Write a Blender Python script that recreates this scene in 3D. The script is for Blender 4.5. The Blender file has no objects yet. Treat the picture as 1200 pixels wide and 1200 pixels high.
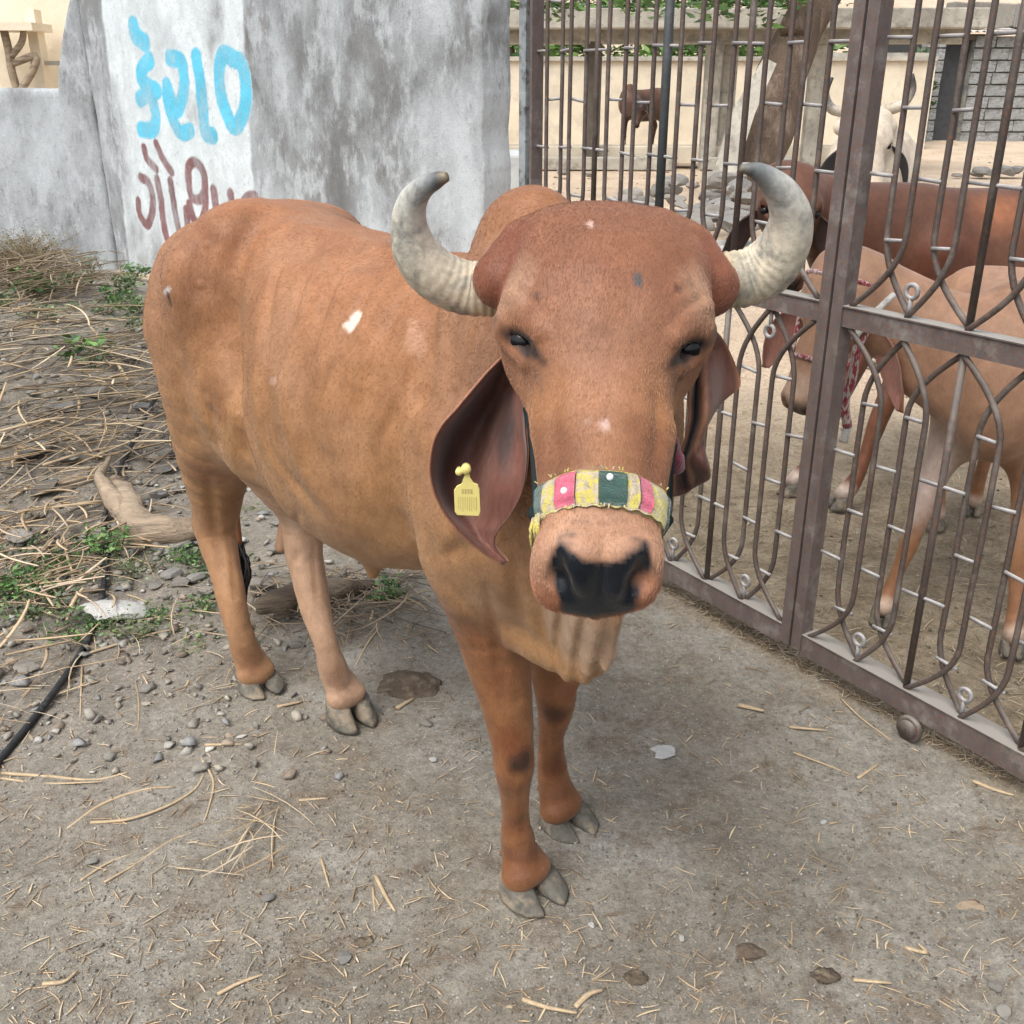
import bpy, math, random, time
import numpy as np
from mathutils import Vector, Matrix
rnd = random.Random(7)
rng = np.random.default_rng(7)
S = bpy.context.scene
COL = S.collection
T0 = time.time()

# ------------------------------------------------------------------ camera
CAM_H = 1.55
PITCH = math.radians(22.9)
cam_data = bpy.data.cameras.new('camera')
cam = bpy.data.objects.new('camera', cam_data)
COL.objects.link(cam)
cam.location = (0, 0, CAM_H)
cam.rotation_euler = (math.radians(90) - PITCH, 0, 0)
cam_data.sensor_width = 36.0
cam_data.lens = 36.0
cam_data.clip_start = 0.05
cam_data.clip_end = 1200
S.camera = cam

# ------------------------------------------------------------------ world and sun
SUN_EL, SUN_AZ = math.radians(58), math.radians(215)   # azimuth measured clockwise from +Y (behind the camera, to the left)
world = bpy.data.worlds.new('World')
S.world = world
world.use_nodes = True
wn = world.node_tree
wn.nodes.clear()
w_out = wn.nodes.new('ShaderNodeOutputWorld')
w_bg = wn.nodes.new('ShaderNodeBackground')
w_sky = wn.nodes.new('ShaderNodeTexSky')
w_sky.sky_type = 'NISHITA'
w_sky.sun_disc = False
w_sky.sun_elevation = SUN_EL
w_sky.sun_rotation = SUN_AZ
w_sky.air_density = 1.0
w_sky.dust_density = 4.0
w_sky.ozone_density = 1.0
w_hs = wn.nodes.new('ShaderNodeHueSaturation')
w_hs.inputs['Saturation'].default_value = 0.30
wn.links.new(w_sky.outputs[0], w_hs.inputs['Color'])
wn.links.new(w_hs.outputs[0], w_bg.inputs['Color'])
w_bg.inputs['Strength'].default_value = 0.15
wn.links.new(w_bg.outputs[0], w_out.inputs['Surface'])
sun_data = bpy.data.lights.new('sun', 'SUN')
sun_data.energy = 1.3
sun_data.angle = math.radians(40)
sun_data.color = (1.0, 0.955, 0.89)
sun = bpy.data.objects.new('sun', sun_data)
COL.objects.link(sun)
_sd = Vector((math.sin(SUN_AZ) * math.cos(SUN_EL), math.cos(SUN_AZ) * math.cos(SUN_EL), math.sin(SUN_EL)))
sun.rotation_euler = _sd.to_track_quat('Z', 'Y').to_euler()
S.view_settings.view_transform = 'Standard'
S.view_settings.look = 'None'
S.view_settings.gamma = 1.0
S.view_settings.use_curve_mapping = False
S.view_settings.exposure = 0.74
S.cycles.max_bounces = 6

# ------------------------------------------------------------------ helpers
CP, SP = math.cos(PITCH), math.sin(PITCH)
def P(px, py, Y):
    """point at forward distance Y (metres along +Y) seen at photo pixel px, py"""
    u, v = (px - 600) / 1200.0, (py - 600) / 1200.0
    fwd, down = CP - v * SP, SP + v * CP
    t = Y / fwd
    return np.array([u * t, Y, CAM_H - down * t])
def G(px, py, z=0.0):
    u, v = (px - 600) / 1200.0, (py - 600) / 1200.0
    fwd, down = CP - v * SP, SP + v * CP
    t = (CAM_H - z) / down
    return np.array([u * t, fwd * t, z])

def empty(name, loc=(0, 0, 0), rz=0.0):
    o = bpy.data.objects.new(name, None)
    COL.objects.link(o)
    o.location = loc
    o.rotation_euler = (0, 0, rz)
    o.empty_display_size = 0.1
    return o
def tag(o, label=None, cat=None, group=None, kind=None):
    if label: o['label'] = label
    if cat: o['category'] = cat
    if group: o['group'] = group
    if kind: o['kind'] = kind
    return o
def link(name, me, mat=None, parent=None, smooth=False):
    o = bpy.data.objects.new(name, me)
    COL.objects.link(o)
    if mat is not None and len(me.materials) == 0:
        for m in (mat if isinstance(mat, (list, tuple)) else [mat]):
            me.materials.append(m)
    if smooth and len(me.polygons):
        me.polygons.foreach_set('use_smooth', np.ones(len(me.polygons), dtype=bool))
    if parent is not None:
        o.parent = parent
        # children are authored in world coordinates: undo the parent's placement
        o.matrix_parent_inverse = parent.matrix_basis.inverted()
    return o
def mesh_pd(name, v, f):
    me = bpy.data.meshes.new(name)
    v = np.asarray(v, dtype=np.float32)
    if isinstance(f, np.ndarray) and f.ndim == 2:
        n, k = f.shape
        me.vertices.add(len(v)); me.vertices.foreach_set('co', v.ravel())
        me.loops.add(n * k); me.loops.foreach_set('vertex_index', f.astype(np.int32).ravel())
        me.polygons.add(n)
        me.polygons.foreach_set('loop_start', np.arange(0, n * k, k, dtype=np.int32))
        me.polygons.foreach_set('loop_total', np.full(n, k, dtype=np.int32))
        me.update(calc_edges=True)
    else:
        me.from_pydata([tuple(map(float, p)) for p in v], [], [tuple(int(i) for i in q) for q in f])
        me.update()
    return me
class MB:
    """collects simple shapes and links them as one mesh"""
    def __init__(s): s.v = []; s.f = []
    def add(s, v, f):
        n = len(s.v)
        s.v.extend([tuple(map(float, p)) for p in v]); s.f.extend([tuple(i + n for i in q) for q in f])
        return s
    def box(s, c, size, M=None, jit=0.0):
        hx, hy, hz = [a / 2 for a in size]
        v = []
        for z in (-hz, hz):
            for x, y in ((-hx, -hy), (hx, -hy), (hx, hy), (-hx, hy)):
                q = Vector((x + rnd.uniform(-jit, jit), y + rnd.uniform(-jit, jit), z + rnd.uniform(-jit, jit)))
                if M is not None: q = M @ q
                v.append((q.x + c[0], q.y + c[1], q.z + c[2]))
        return s.add(v, [(3, 2, 1, 0), (4, 5, 6, 7), (0, 1, 5, 4), (1, 2, 6, 5), (2, 3, 7, 6), (3, 0, 4, 7)])
    def tube(s, pts, radii, n=8, cap=True, up=None, flat=None):
        pts = [Vector(p) for p in pts]
        if not hasattr(radii, '__len__'): radii = [radii] * len(pts)
        v = []; ref = Vector(up) if up is not None else None
        for i, p in enumerate(pts):
            t = (pts[min(i + 1, len(pts) - 1)] - pts[max(i - 1, 0)]).normalized()
            if ref is None:
                ref = Vector((0, 0, 1)) if abs(t.z) < 0.9 else Vector((1, 0, 0))
            a = (ref - t * ref.dot(t))
            if a.length < 1e-5: a = t.orthogonal()
            a.normalize(); b = t.cross(a); ref = a
            fl = 1.0 if flat is None else flat
            for k in range(n):
                an = 2 * math.pi * (k + 0.5) / n
                v.append(p + (a * math.cos(an) + b * math.sin(an) * fl) * radii[i])
        f = []
        for i in range(len(pts) - 1):
            for k in range(n):
                k2 = (k + 1) % n
                f.append((i * n + k, i * n + k2, (i + 1) * n + k2, (i + 1) * n + k))
        if cap:
            f.append(tuple(range(n - 1, -1, -1))); f.append(tuple((len(pts) - 1) * n + k for k in range(n)))
        return s.add(v, f)
    def mesh(s, name):
        me = bpy.data.meshes.new(name); me.from_pydata(s.v, [], s.f); me.update(); return me
    def build(s, name, mat, parent=None, smooth=False):
        return link(name, s.mesh(name), mat, parent, smooth)
def spline(pts, n):
    """Catmull-Rom through pts (arrays of any width), n samples per span"""
    p = np.asarray(pts, float)
    q = np.vstack([2 * p[0] - p[1], p, 2 * p[-1] - p[-2]])
    out = []
    for i in range(1, len(q) - 2):
        for k in range(n):
            t = k / n
            out.append(0.5 * ((2 * q[i]) + (-q[i - 1] + q[i + 1]) * t + (2 * q[i - 1] - 5 * q[i] + 4 * q[i + 1] - q[i + 2]) * t * t + (-q[i - 1] + 3 * q[i] - 3 * q[i + 1] + q[i + 2]) * t ** 3))
    out.append(p[-1])
    return np.array(out)

def _hash(ix, iy, iz, seed):
    h = (ix.astype(np.int64) * 374761393 + iy.astype(np.int64) * 668265263 + iz.astype(np.int64) * 2147483647 + seed * 1274126177) & 0xffffffff
    h = ((h ^ (h >> 13)) * 1274126177) & 0xffffffff
    h = ((h ^ (h >> 16)) * 2246822519) & 0xffffffff
    return ((h ^ (h >> 15)) & 0xffff).astype(np.float32) / 65535.0
def vnoise(p, seed=0):
    p = np.asarray(p, np.float32)
    i = np.floor(p).astype(np.int64); f = p - i; f = f * f * (3 - 2 * f)
    r = 0
    for dx in (0, 1):
        wx = f[:, 0] if dx else 1 - f[:, 0]
        for dy in (0, 1):
            wy = f[:, 1] if dy else 1 - f[:, 1]
            for dz in (0, 1):
                wz = f[:, 2] if dz else 1 - f[:, 2]
                r = r + wx * wy * wz * _hash(i[:, 0] + dx, i[:, 1] + dy, i[:, 2] + dz, seed)
    return r * 2 - 1
def fbm(p, octs=4, seed=0, gain=0.5):
    p = np.asarray(p, np.float32); a = 1.0; r = 0; tot = 0
    for o in range(octs):
        r = r + a * vnoise(p * (2 ** o) + 17.3 * o, seed + o); tot += a; a *= gain
    return r / tot

# ------------------------------------------------------------------ materials
def nodes(name):
    m = bpy.data.materials.new(name); m.use_nodes = True
    nt = m.node_tree; b = nt.nodes['Principled BSDF']
    return m, nt, b
def lin(r, g, b):
    f = lambda c: (c / 12.92 if c <= 0.04045 else ((c + 0.055) / 1.055) ** 2.4)
    return (f(r / 255), f(g / 255), f(b / 255), 1)
def noise_node(nt, scale, detail=4, rough=0.55, coord=None, stretch=None, dist=0.0):
    n = nt.nodes.new('ShaderNodeTexNoise'); n.inputs['Scale'].default_value = scale
    n.inputs['Detail'].default_value = detail; n.inputs['Roughness'].default_value = rough
    n.inputs['Distortion'].default_value = dist
    tc = nt.nodes.new('ShaderNodeTexCoord'); src = tc.outputs['Object']
    if stretch:
        mp = nt.nodes.new('ShaderNodeMapping'); mp.inputs['Scale'].default_value = stretch
        nt.links.new(src, mp.inputs[0]); src = mp.outputs[0]
    nt.links.new(src, n.inputs['Vector'])
    return n
def ramp(nt, src, stops):
    r = nt.nodes.new('ShaderNodeValToRGB'); e = r.color_ramp.elements
    while len(e) < len(stops): e.new(0.5)
    for i, (p, c) in enumerate(stops):
        e[i].position = p; e[i].color = c if len(c) == 4 else (*c, 1)
    nt.links.new(src, r.inputs[0]); return r.outputs[0]
def mixc(nt, fac, a, b, mode='MIX'):
    m = nt.nodes.new('ShaderNodeMix'); m.data_type = 'RGBA'; m.blend_type = mode; m.clamp_result = False
    for idx, v in ((0, fac), (6, a), (7, b)):
        if isinstance(v, (int, float)): m.inputs[idx].default_value = v
        elif isinstance(v, (tuple, list)): m.inputs[idx].default_value = v if len(v) == 4 else (*v, 1)
        else: nt.links.new(v, m.inputs[idx])
    return m.outputs[2]
def bump(nt, b, src, strength, dist, prev=None):
    n = nt.nodes.new('ShaderNodeBump'); n.inputs['Strength'].default_value = strength; n.inputs['Distance'].default_value = dist
    nt.links.new(src, n.inputs['Height'])
    if prev is not None: nt.links.new(prev, n.inputs['Normal'])
    nt.links.new(n.outputs[0], b.inputs['Normal']); return n.outputs[0]
def attr(nt, name):
    a = nt.nodes.new('ShaderNodeAttribute'); a.attribute_name = name; return a
def mat(name, base, rough=0.8, scale=8, var=0.25, bscale=60, bstr=0.3, bdist=0.01, second=None, metallic=0, spec=0.3, stretch=None, s2scale=None, th=(0.45, 0.6)):
    m, nt, b = nodes(name)
    n = noise_node(nt, scale, 6, 0.6, stretch=stretch)
    c = ramp(nt, n.outputs['Fac'], [(0.25, tuple(x * (1 - var) for x in base[:3])), (0.75, tuple(min(1, x * (1 + var)) for x in base[:3]))])
    if second:
        n2 = noise_node(nt, s2scale or scale * 0.7, 8, 0.65, stretch=stretch)
        f = ramp(nt, n2.outputs['Fac'], [(th[0], (0, 0, 0)), (th[1], (1, 1, 1))])
        c = mixc(nt, f, c, second)
    nt.links.new(c, b.inputs['Base Color'])
    b.inputs['Roughness'].default_value = rough; b.inputs['Metallic'].default_value = metallic
    b.inputs['Specular IOR Level'].default_value = spec
    n3 = noise_node(nt, bscale, 5, 0.6, stretch=stretch)
    bump(nt, b, n3.outputs['Fac'], bstr, bdist)
    return m
# ------------------------------------------------------------------ signed distance modelling of the animals
F32 = np.float32
def smin(a, b, k):
    h = np.maximum(k - np.abs(a - b), 0) / k
    return np.minimum(a, b) - h * h * k * 0.25
def smax(a, b, k): return -smin(-a, -b, k)
def rcone(p, a, b, ra, rb, n=None, kn=1.0):
    a = np.asarray(a, F32); b = np.asarray(b, F32); ba = b - a
    pa = p - a
    h = np.clip((pa @ ba) / max(float(ba @ ba), 1e-9), 0, 1)
    dv = pa - h[:, None] * ba
    d2 = np.einsum('ij,ij->i', dv, dv)
    if n is not None:
        dn = dv @ np.asarray(n, F32)
        d2 = d2 + dn * dn * (kn * kn - 1)
    return np.sqrt(np.maximum(d2, 0)) - (ra + (rb - ra) * h)
def ell(p, c, ax, r):
    """ellipsoid, ax = 3x3 rows are axes, r radii"""
    q = (p - np.asarray(c, F32)) @ np.asarray(ax, F32).T
    r = np.asarray(r, F32)
    k0 = np.sqrt(((q / r) ** 2).sum(1)); k1 = np.sqrt(((q / (r * r)) ** 2).sum(1))
    return k0 * (k0 - 1.0) / np.maximum(k1, 1e-6)
class Prof:
    """smooth table lookup"""
    def __init__(s, xs, cols, sm=5):
        s.x0, s.x1 = xs[0], xs[-1]
        s.g = np.linspace(s.x0, s.x1, 200)
        s.t = []
        for c in cols:
            y = np.interp(s.g, xs, c)
            w = 9 * sm // 5 * 2 + 1
            yp = np.pad(y, w // 2, mode='reflect', reflect_type='odd')
            y = np.convolve(yp, np.hanning(w + 2)[1:-1] / np.hanning(w + 2)[1:-1].sum(), 'valid')
            s.t.append(y)
    def __call__(s, x): return [np.interp(x, s.g, t).astype(F32) for t in s.t]

def surface_nets(f, lo, hi, h, margin):
    lo = np.asarray(lo, float); hi = np.asarray(hi, float)
    B = 4
    nb = np.ceil((hi - lo) / (h * B)).astype(int)
    # coarse evaluation at block centres
    ax = [lo[i] + (np.arange(nb[i]) + 0.5) * B * h for i in range(3)]
    g = np.stack(np.meshgrid(*ax, indexing='ij'), -1).reshape(-1, 3).astype(F32)
    dc = np.concatenate([f(g[i:i + 400000]) for i in range(0, len(g), 400000)]).reshape(nb)
    near = np.abs(dc) < margin + B * h * 0.9
    D = np.repeat(np.repeat(np.repeat(dc, B, 0), B, 1), B, 2).astype(F32)
    bi = np.argwhere(near)
    off = np.stack(np.meshgrid(*[np.arange(B)] * 3, indexing='ij'), -1).reshape(-1, 3)
    for i in range(0, len(bi), 8000):
        idx = (bi[i:i + 8000, None, :] * B + off[None]).reshape(-1, 3)
        pts = (lo + idx * h).astype(F32)
        D[idx[:, 0], idx[:, 1], idx[:, 2]] = f(pts)
    s = D < 0
    nx, ny, nz = s.shape
    cs = [s[a:nx - 1 + a, b:ny - 1 + b, c:nz - 1 + c] for a in (0, 1) for b in (0, 1) for c in (0, 1)]
    anyv = cs[0].copy(); allv = cs[0].copy()
    for c in cs[1:]: anyv |= c; allv &= c
    cells = np.argwhere(anyv & ~allv)
    idm = np.full((nx, ny, nz), -1, np.int32)
    idm[cells[:, 0], cells[:, 1], cells[:, 2]] = np.arange(len(cells))
    acc = np.zeros((len(cells), 3)); cnt = np.zeros(len(cells))
    corner = [(a, b, c) for a in (0, 1) for b in (0, 1) for c in (0, 1)]
    dv = [D[cells[:, 0] + a, cells[:, 1] + b, cells[:, 2] + c] for a, b, c in corner]
    for i in range(8):
        for j in range(i + 1, 8):
            df = [corner[j][k] - corner[i][k] for k in range(3)]
            if sum(abs(x) for x in df) != 1: continue
            cr = (dv[i] < 0) != (dv[j] < 0)
            t = np.where(cr, dv[i] / np.where(cr, dv[i] - dv[j], 1), 0)
            for k in range(3):
                acc[:, k] += np.where(cr, corner[i][k] + t * df[k], 0)
            cnt += cr
    V = lo + (cells + acc / cnt[:, None]) * h
    quads = []
    for axi in range(3):
        sl0 = [slice(1, None)] * 3; sl1 = [slice(1, None)] * 3
        sl0[axi] = slice(0, -1); sl1[axi] = slice(1, None)
        A = s[tuple(sl0)]; Bv = s[tuple(sl1)]
        e = np.argwhere(A != Bv)
        for k in range(3):
            if k != axi: e[:, k] += 1
        u, w = [(1, 2), (2, 0), (0, 1)][axi]
        du = np.zeros(3, int); du[u] = 1; dw = np.zeros(3, int); dw[w] = 1
        q = [e, e - du, e - du - dw, e - dw]
        ids = np.stack([idm[c[:, 0], c[:, 1], c[:, 2]] for c in q], 1)
        flip = ~s[e[:, 0], e[:, 1], e[:, 2]]
        ids[flip] = ids[flip][:, ::-1]
        quads.append(ids[(ids >= 0).all(1)])
    Q = np.vstack(quads)
    # snap to the surface with two Newton steps
    V = V.astype(F32)
    for _ in range(2):
        d = f(V); e = h * 0.5
        gr = np.stack([f(V + np.eye(3, dtype=F32)[k] * F32(e)) - d for k in range(3)], 1) / e
        n2 = np.maximum((gr ** 2).sum(1), 0.2)
        V = V - np.clip(d / n2, -h, h)[:, None] * gr
    return V, Q

def norm(v): v = np.asarray(v, float); return v / np.linalg.norm(v)

class Bovine:
    """one zebu: a body loft, limbs, neck, dewlap and a head loft blended into one distance field"""
    def __init__(s, origin, heading, scale=1.0):
        s.o = np.asarray(origin, float); s.sc = scale
        s.h = norm([heading[0], heading[1], 0]); s.l = np.array([-s.h[1], s.h[0], 0.0])
        s.up = np.array([0, 0, 1.0])
        s.prims = []      # (fn, k)
        s.legs = []; s.wr = 1.0; s.hornburr = True; s.detail = True
    def at(s, a, b, z):  # body frame: along, left, up
        return s.o + s.sc * (s.h * a + s.l * b + s.up * z)
    def set_body(s, rows):
        r = np.array(rows, float); s.bs = (r[0, 0], r[-1, 0])
        s.bp = Prof(r[:, 0], [r[:, 1], r[:, 2], r[:, 3]])
    def set_head(s, poll, a, d, scale=1.0, sx=1.0):
        s.hp = np.asarray(poll, float); s.ha = norm(a)
        d = np.asarray(d, float); d = d - s.ha * (d @ s.ha); s.hd = norm(d); s.hw = np.cross(s.ha, s.hd); s.hs = scale; s.hsx = sx
        if s.hw[0] < 0 and abs(s.hw[0]) > 0.3: pass
    def hf(s, w, d, a): return s.hp + s.hs * (s.hw * w * s.hsx + s.hd * d + s.ha * a)
    def body_d(s, p):
        q = (p - s.o.astype(F32)) / F32(s.sc)
        a = q @ s.h.astype(F32); l = q @ s.l.astype(F32); z = q[:, 2]
        top, bot, w = s.bp(a)
        c = (top + bot) / 2; hz = np.maximum((top - bot) / 2, 0.03); w = np.maximum(w, 0.02)
        t = (z - c) / hz
        # ribcage: widest below the middle, narrow spine on top
        wz = w * (1 - 0.16 * np.clip(t, 0, 1) ** 1.5 )
        if s.detail:
            wz = wz + 0.0052 * s.wr * np.sin((a * 1.0 + z * 0.55) * 50 + 1.5 * np.sin(z * 9)) * np.clip(1 - np.abs(a - 0.52) / 0.32, 0, 1) * np.clip(1 - np.abs(z - 0.98) / 0.26, 0, 1)
        n = 2.35
        r = (np.abs(l / wz) ** n + np.abs(t) ** n) ** (1 / n)
        d = (r - 1) * np.minimum(wz, hz)
        e = np.maximum(s.bs[0] - a, a - s.bs[1])
        return smax(d, e.astype(F32), 0.1) * s.sc
    HX = [-.02, 0.02, .06, .11, .16, .20, .24, .27, .34, .39, .44, .48, .52, .56]
    HW = [.102, .116, .126, .133, .134, .124, .101, .088, .077, .0655, .0585, .0590, .061, .060]
    HB = [-.012, .012, .030, .042, .042, .033, .022, .010, .003, .000, .001, .001, -.006, -.016]
    HV = [-.12, -.14, -.16, -.18, -.20, -.205, -.205, -.19, -.165, -.135, -.115, -.110, -.108, -.100]
    def head_d(s, p):
        q = (p - s.hp.astype(F32)) / F32(s.hs)
        w = (q @ s.hw.astype(F32)) / s.hsx; d = q @ s.hd.astype(F32); a = q @ s.ha.astype(F32)
        W, B, V = s.hprof(a)
        c = (B + V) / 2; hz = (B - V) / 2
        t = (d - c) / hz
        W = W * (1 - 0.20 * np.clip(-t, 0, 1.2) ** 2)
        n = 2.5
        r = (np.abs(w / W) ** n + np.abs(t) ** n) ** (1 / n)
        f = (r - 1) * np.minimum(W, hz)
        aw = np.abs(w)
        f = smax(f, a - (0.560 - 0.15 * np.clip(-d - 0.06, 0, 1)), 0.03)
        f = smax(f, (a + 0.7 * d - 0.503) / 1.22, 0.025)
        f = smax(f, -a - 0.015, 0.05)
        m = np.stack([aw, d, a], 1).astype(F32)
        # brow ridge, cheek, muzzle pads, lips
        f = smin(f, rcone(m, (.075, -.012, .160), (.116, -.040, .192), .020, .015), 0.03)
        f = smin(f, rcone(m, (.062, -.055, .33), (.050, -.045, .45), .016, .013), 0.03)
        f = smin(f, rcone(m, (.036, -.045, .500), (.040, -.075, .512), .030, .026), 0.03)     # nostril wings
        f = smin(f, rcone(m, (.0, -.095, .44), (.0, -.098, .520), .034, .026, ), 0.03)          # lower lip and chin
        # eye socket and lids
        f = smax(f, -rcone(m, (.113, -.037, .197), (.092, -.024, .235), .0120, .0085), 0.006)
        f = smin(f, rcone(m, (.112, -.010, .174), (.078, -.001, .230), .0110, .008), 0.012)     # upper lid
        f = smin(f, rcone(m, (.116, -.050, .200), (.094, -.040, .246), .0070, .006), 0.010)     # lower lid
        f = smin(f, rcone(m, (.013, -.022, .508), (.020, -.050, .526), .020, .018), 0.02)
        # nostrils: comma shaped pits
        f = smax(f, -rcone(m, (.051, -.012, .519), (.046, -.036, .536), .0080, .0135), 0.007)
        f = smax(f, -rcone(m, (.045, -.037, .537), (.031, -.054, .550), .0120, .006), 0.008)
        f = smax(f, -rcone(m, (.090, .012, .33), (.078, -.002, .42), .012, .012), 0.03)
        # mouth line
        f = smax(f, -rcone(m, (.0, -.102, .562), (.060, -.100, .50), .0028, .0028), 0.006)
        # forehead wrinkles above the eyes
        if s.detail:
            f = f + 0.0008 * np.sin((a * 1.0 + aw * 1.1) * 260) * np.clip(1 - np.abs(a - .185) / .05, 0, 1) * np.clip((aw - .06) / .03, 0, 1)
        if s.hornburr:
            f = smin(f, rcone(m, (.100, -.062, .045), (.134, -.070, .085), .046, .040), 0.013)
        return f * s.hs
    def add(s, fn, k): s.prims.append((fn, k))
    def cap(s, a, b, ra, rb, k, n=None, kn=1.0):
        s.prims.append((lambda p, a=a, b=b, ra=ra, rb=rb, n=n, kn=kn: rcone(p, a, b, ra, rb, n, kn), k))
    def chain(s, pts, k0, k=0.03):
        sp_ = spline(np.array(pts, float), 3).astype(F32)
        lo = (sp_[:, :3] - sp_[:, 3:] - .13).min(0); hi = (sp_[:, :3] + sp_[:, 3:] + .13).max(0)
        def fn(p):
            d = np.full(len(p), .5, F32)
            m = ((p > lo) & (p < hi)).all(1)
            if m.any():
                q = p[m]; r = np.full(len(q), .5, F32)
                for a, b in zip(sp_[:-1], sp_[1:]): r = np.minimum(r, rcone(q, a[:3], b[:3], float(a[3]), float(b[3])))
                d[m] = r
            return d
        s.prims.append((fn, k0))
    def sdf(s, p):
        d = s.body_d(p)
        for fn, k in s.prims: d = smin(d, fn(p).astype(F32), k)
        if s.hprof is not None:
            d = smin(d, s.head_d(p).astype(F32), 0.05)
        for fn, k in getattr(s, 'post', []): d = smax(d, -fn(p), k)
        for fn in getattr(s, 'disp', []): d = d + fn(p).astype(F32)
        if s.detail:
            d = d + 0.004 * vnoise(p * 9.0, 3) + 0.0014 * vnoise(p * 30.0, 5)
        return d
    hprof = Prof(HX, [HW, HB, HV], 2)
    def mesh(s, name, h, lo, hi, margin=0.05):
        V, Q = surface_nets(s.sdf, lo, hi, h, margin)
        me = mesh_pd(name, V, Q)
        me.polygons.foreach_set('use_smooth', np.ones(len(me.polygons), dtype=bool))
        return me, V
def paint(me, V, base, blobs, layers=None):
    """pigment per vertex: blobs = (centre, radius, soft, colour, amount[, squash axes])"""
    c = np.tile(np.array(base[:3], F32), (len(V), 1))
    if layers: c = layers(V, c)
    wob = (fbm(V * 30, 3, 11) * 0.35)[:, None]
    for b in blobs:
        ctr, r, soft, colr, amt = b[:5]
        dv = V - np.asarray(ctr, F32)
        if len(b) > 5: dv = dv @ np.asarray(b[5], F32)
        dist = np.sqrt((dv ** 2).sum(1)) / r
        w = np.clip((1 + soft * 0.5 - dist[:, None] + wob * soft) / soft, 0, 1) * amt
        w = w * w * (3 - 2 * w) if amt >= 1 else w
        c = c * (1 - w) + np.array(colr[:3], F32) * w
    at = me.color_attributes.new('coat', 'FLOAT_COLOR', 'POINT')
    buf = np.ones((len(V), 4), F32); buf[:, :3] = c
    at.data.foreach_set('color', buf.ravel())
def seg_blob(V, a, b, r, soft):
    """0..1 mask round a segment"""
    d = rcone(V.astype(F32), a, b, 0, 0)
    return np.clip((r * (1 + soft) - d) / (r * soft * 2), 0, 1)
# ------------------------------------------------------------------ animal materials
def coat_material(name, rough=0.5):
    m, nt, b = nodes(name)
    a = attr(nt, 'coat')
    n1 = noise_node(nt, 14, 5, 0.6, dist=0.4)
    n2 = noise_node(nt, 420, 3, 0.7, stretch=(1, 1, 0.22))
    n4 = noise_node(nt, 55, 4, 0.65, stretch=(1, 1, 0.5))
    c = mixc(nt, 1.0, a.outputs['Color'], ramp(nt, n1.outputs['Fac'], [(0.28, (0.80, 0.76, 0.74)), (0.72, (1.16, 1.14, 1.12))]), 'MULTIPLY')
    c = mixc(nt, 1.0, c, ramp(nt, n2.outputs['Fac'], [(0.3, (0.88, 0.87, 0.87)), (0.72, (1.10, 1.11, 1.12))]), 'MULTIPLY')
    c = mixc(nt, 1.0, c, ramp(nt, n4.outputs['Fac'], [(0.3, (0.88, 0.87, 0.86)), (0.7, (1.1, 1.1, 1.1))]), 'MULTIPLY')
    nt.links.new(c, b.inputs['Base Color'])
    b.inputs['Roughness'].default_value = rough
    b.inputs['Specular IOR Level'].default_value = 0.28
    b.inputs['Sheen Weight'].default_value = 0.10
    b.inputs['Sheen Roughness'].default_value = 0.45
    b.inputs['Sheen Tint'].default_value = (1, 0.9, 0.82, 1)
    p = bump(nt, b, n4.outputs['Fac'], 0.35, 0.004)
    bump(nt, b, n2.outputs['Fac'], 0.45, 0.0016, p)
    # wet nose is glossy where the pigment is near black
    sep = nt.nodes.new('ShaderNodeSeparateColor'); nt.links.new(a.outputs['Color'], sep.inputs[0])
    r = ramp(nt, sep.outputs[0], [(0.018, (0.13,) * 3), (0.035, (rough,) * 3)])
    nt.links.new(r, b.inputs['Roughness'])
    return m
M_COAT = coat_material('short_coat')
def horn_material():
    m, nt, b = nodes('horn')
    a = attr(nt, 'coat')
    n = noise_node(nt, 18, 6, 0.65, dist=0.6)
    n2 = noise_node(nt, 90, 5, 0.7)
    c = mixc(nt, ramp(nt, n.outputs['Fac'], [(0.50, (0, 0, 0)), (0.66, (0.75,) * 3)]), a.outputs['Color'], (0.15, 0.165, 0.165))
    c = mixc(nt, 1.0, c, ramp(nt, n2.outputs['Fac'], [(0.3, (0.72, 0.70, 0.68)), (0.7, (1.15, 1.15, 1.15))]), 'MULTIPLY')
    nt.links.new(c, b.inputs['Base Color']); b.inputs['Roughness'].default_value = 0.55
    bump(nt, b, n2.outputs['Fac'], 0.5, 0.002)
    return m
M_HORN = horn_material()
M_HOOF = mat('hoof_horn', (0.115, 0.108, 0.09), 0.8, 34, 0.45, 90, 0.9, 0.004, second=(0.25, 0.205, 0.15), s2scale=18, th=(0.47, 0.6))
def ear_material(name, inner, outer):
    m, nt, b = nodes(name)
    a = attr(nt, 'coat')
    n = noise_node(nt, 160, 4, 0.7, stretch=(1, 1, 0.25))
    c = mixc(nt, 1.0, a.outputs['Color'], ramp(nt, n.outputs['Fac'], [(0.3, (0.75,) * 3), (0.7, (1.2,) * 3)]), 'MULTIPLY')
    nt.links.new(c, b.inputs['Base Color']); b.inputs['Roughness'].default_value = 0.6
    b.inputs['Sheen Weight'].default_value = 0.15
    bump(nt, b, n.outputs['Fac'], 0.4, 0.002)
    return m
M_EAR = ear_material('ear_skin', None, None)
def eye_material():
    m, nt, b = nodes('eyeball'); b.inputs['Base Color'].default_value = (0.010, 0.009, 0.010, 1)
    b.inputs['Roughness'].default_value = 0.10; b.inputs['Specular IOR Level'].default_value = 0.30
    return m
M_EYE = eye_material()

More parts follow.
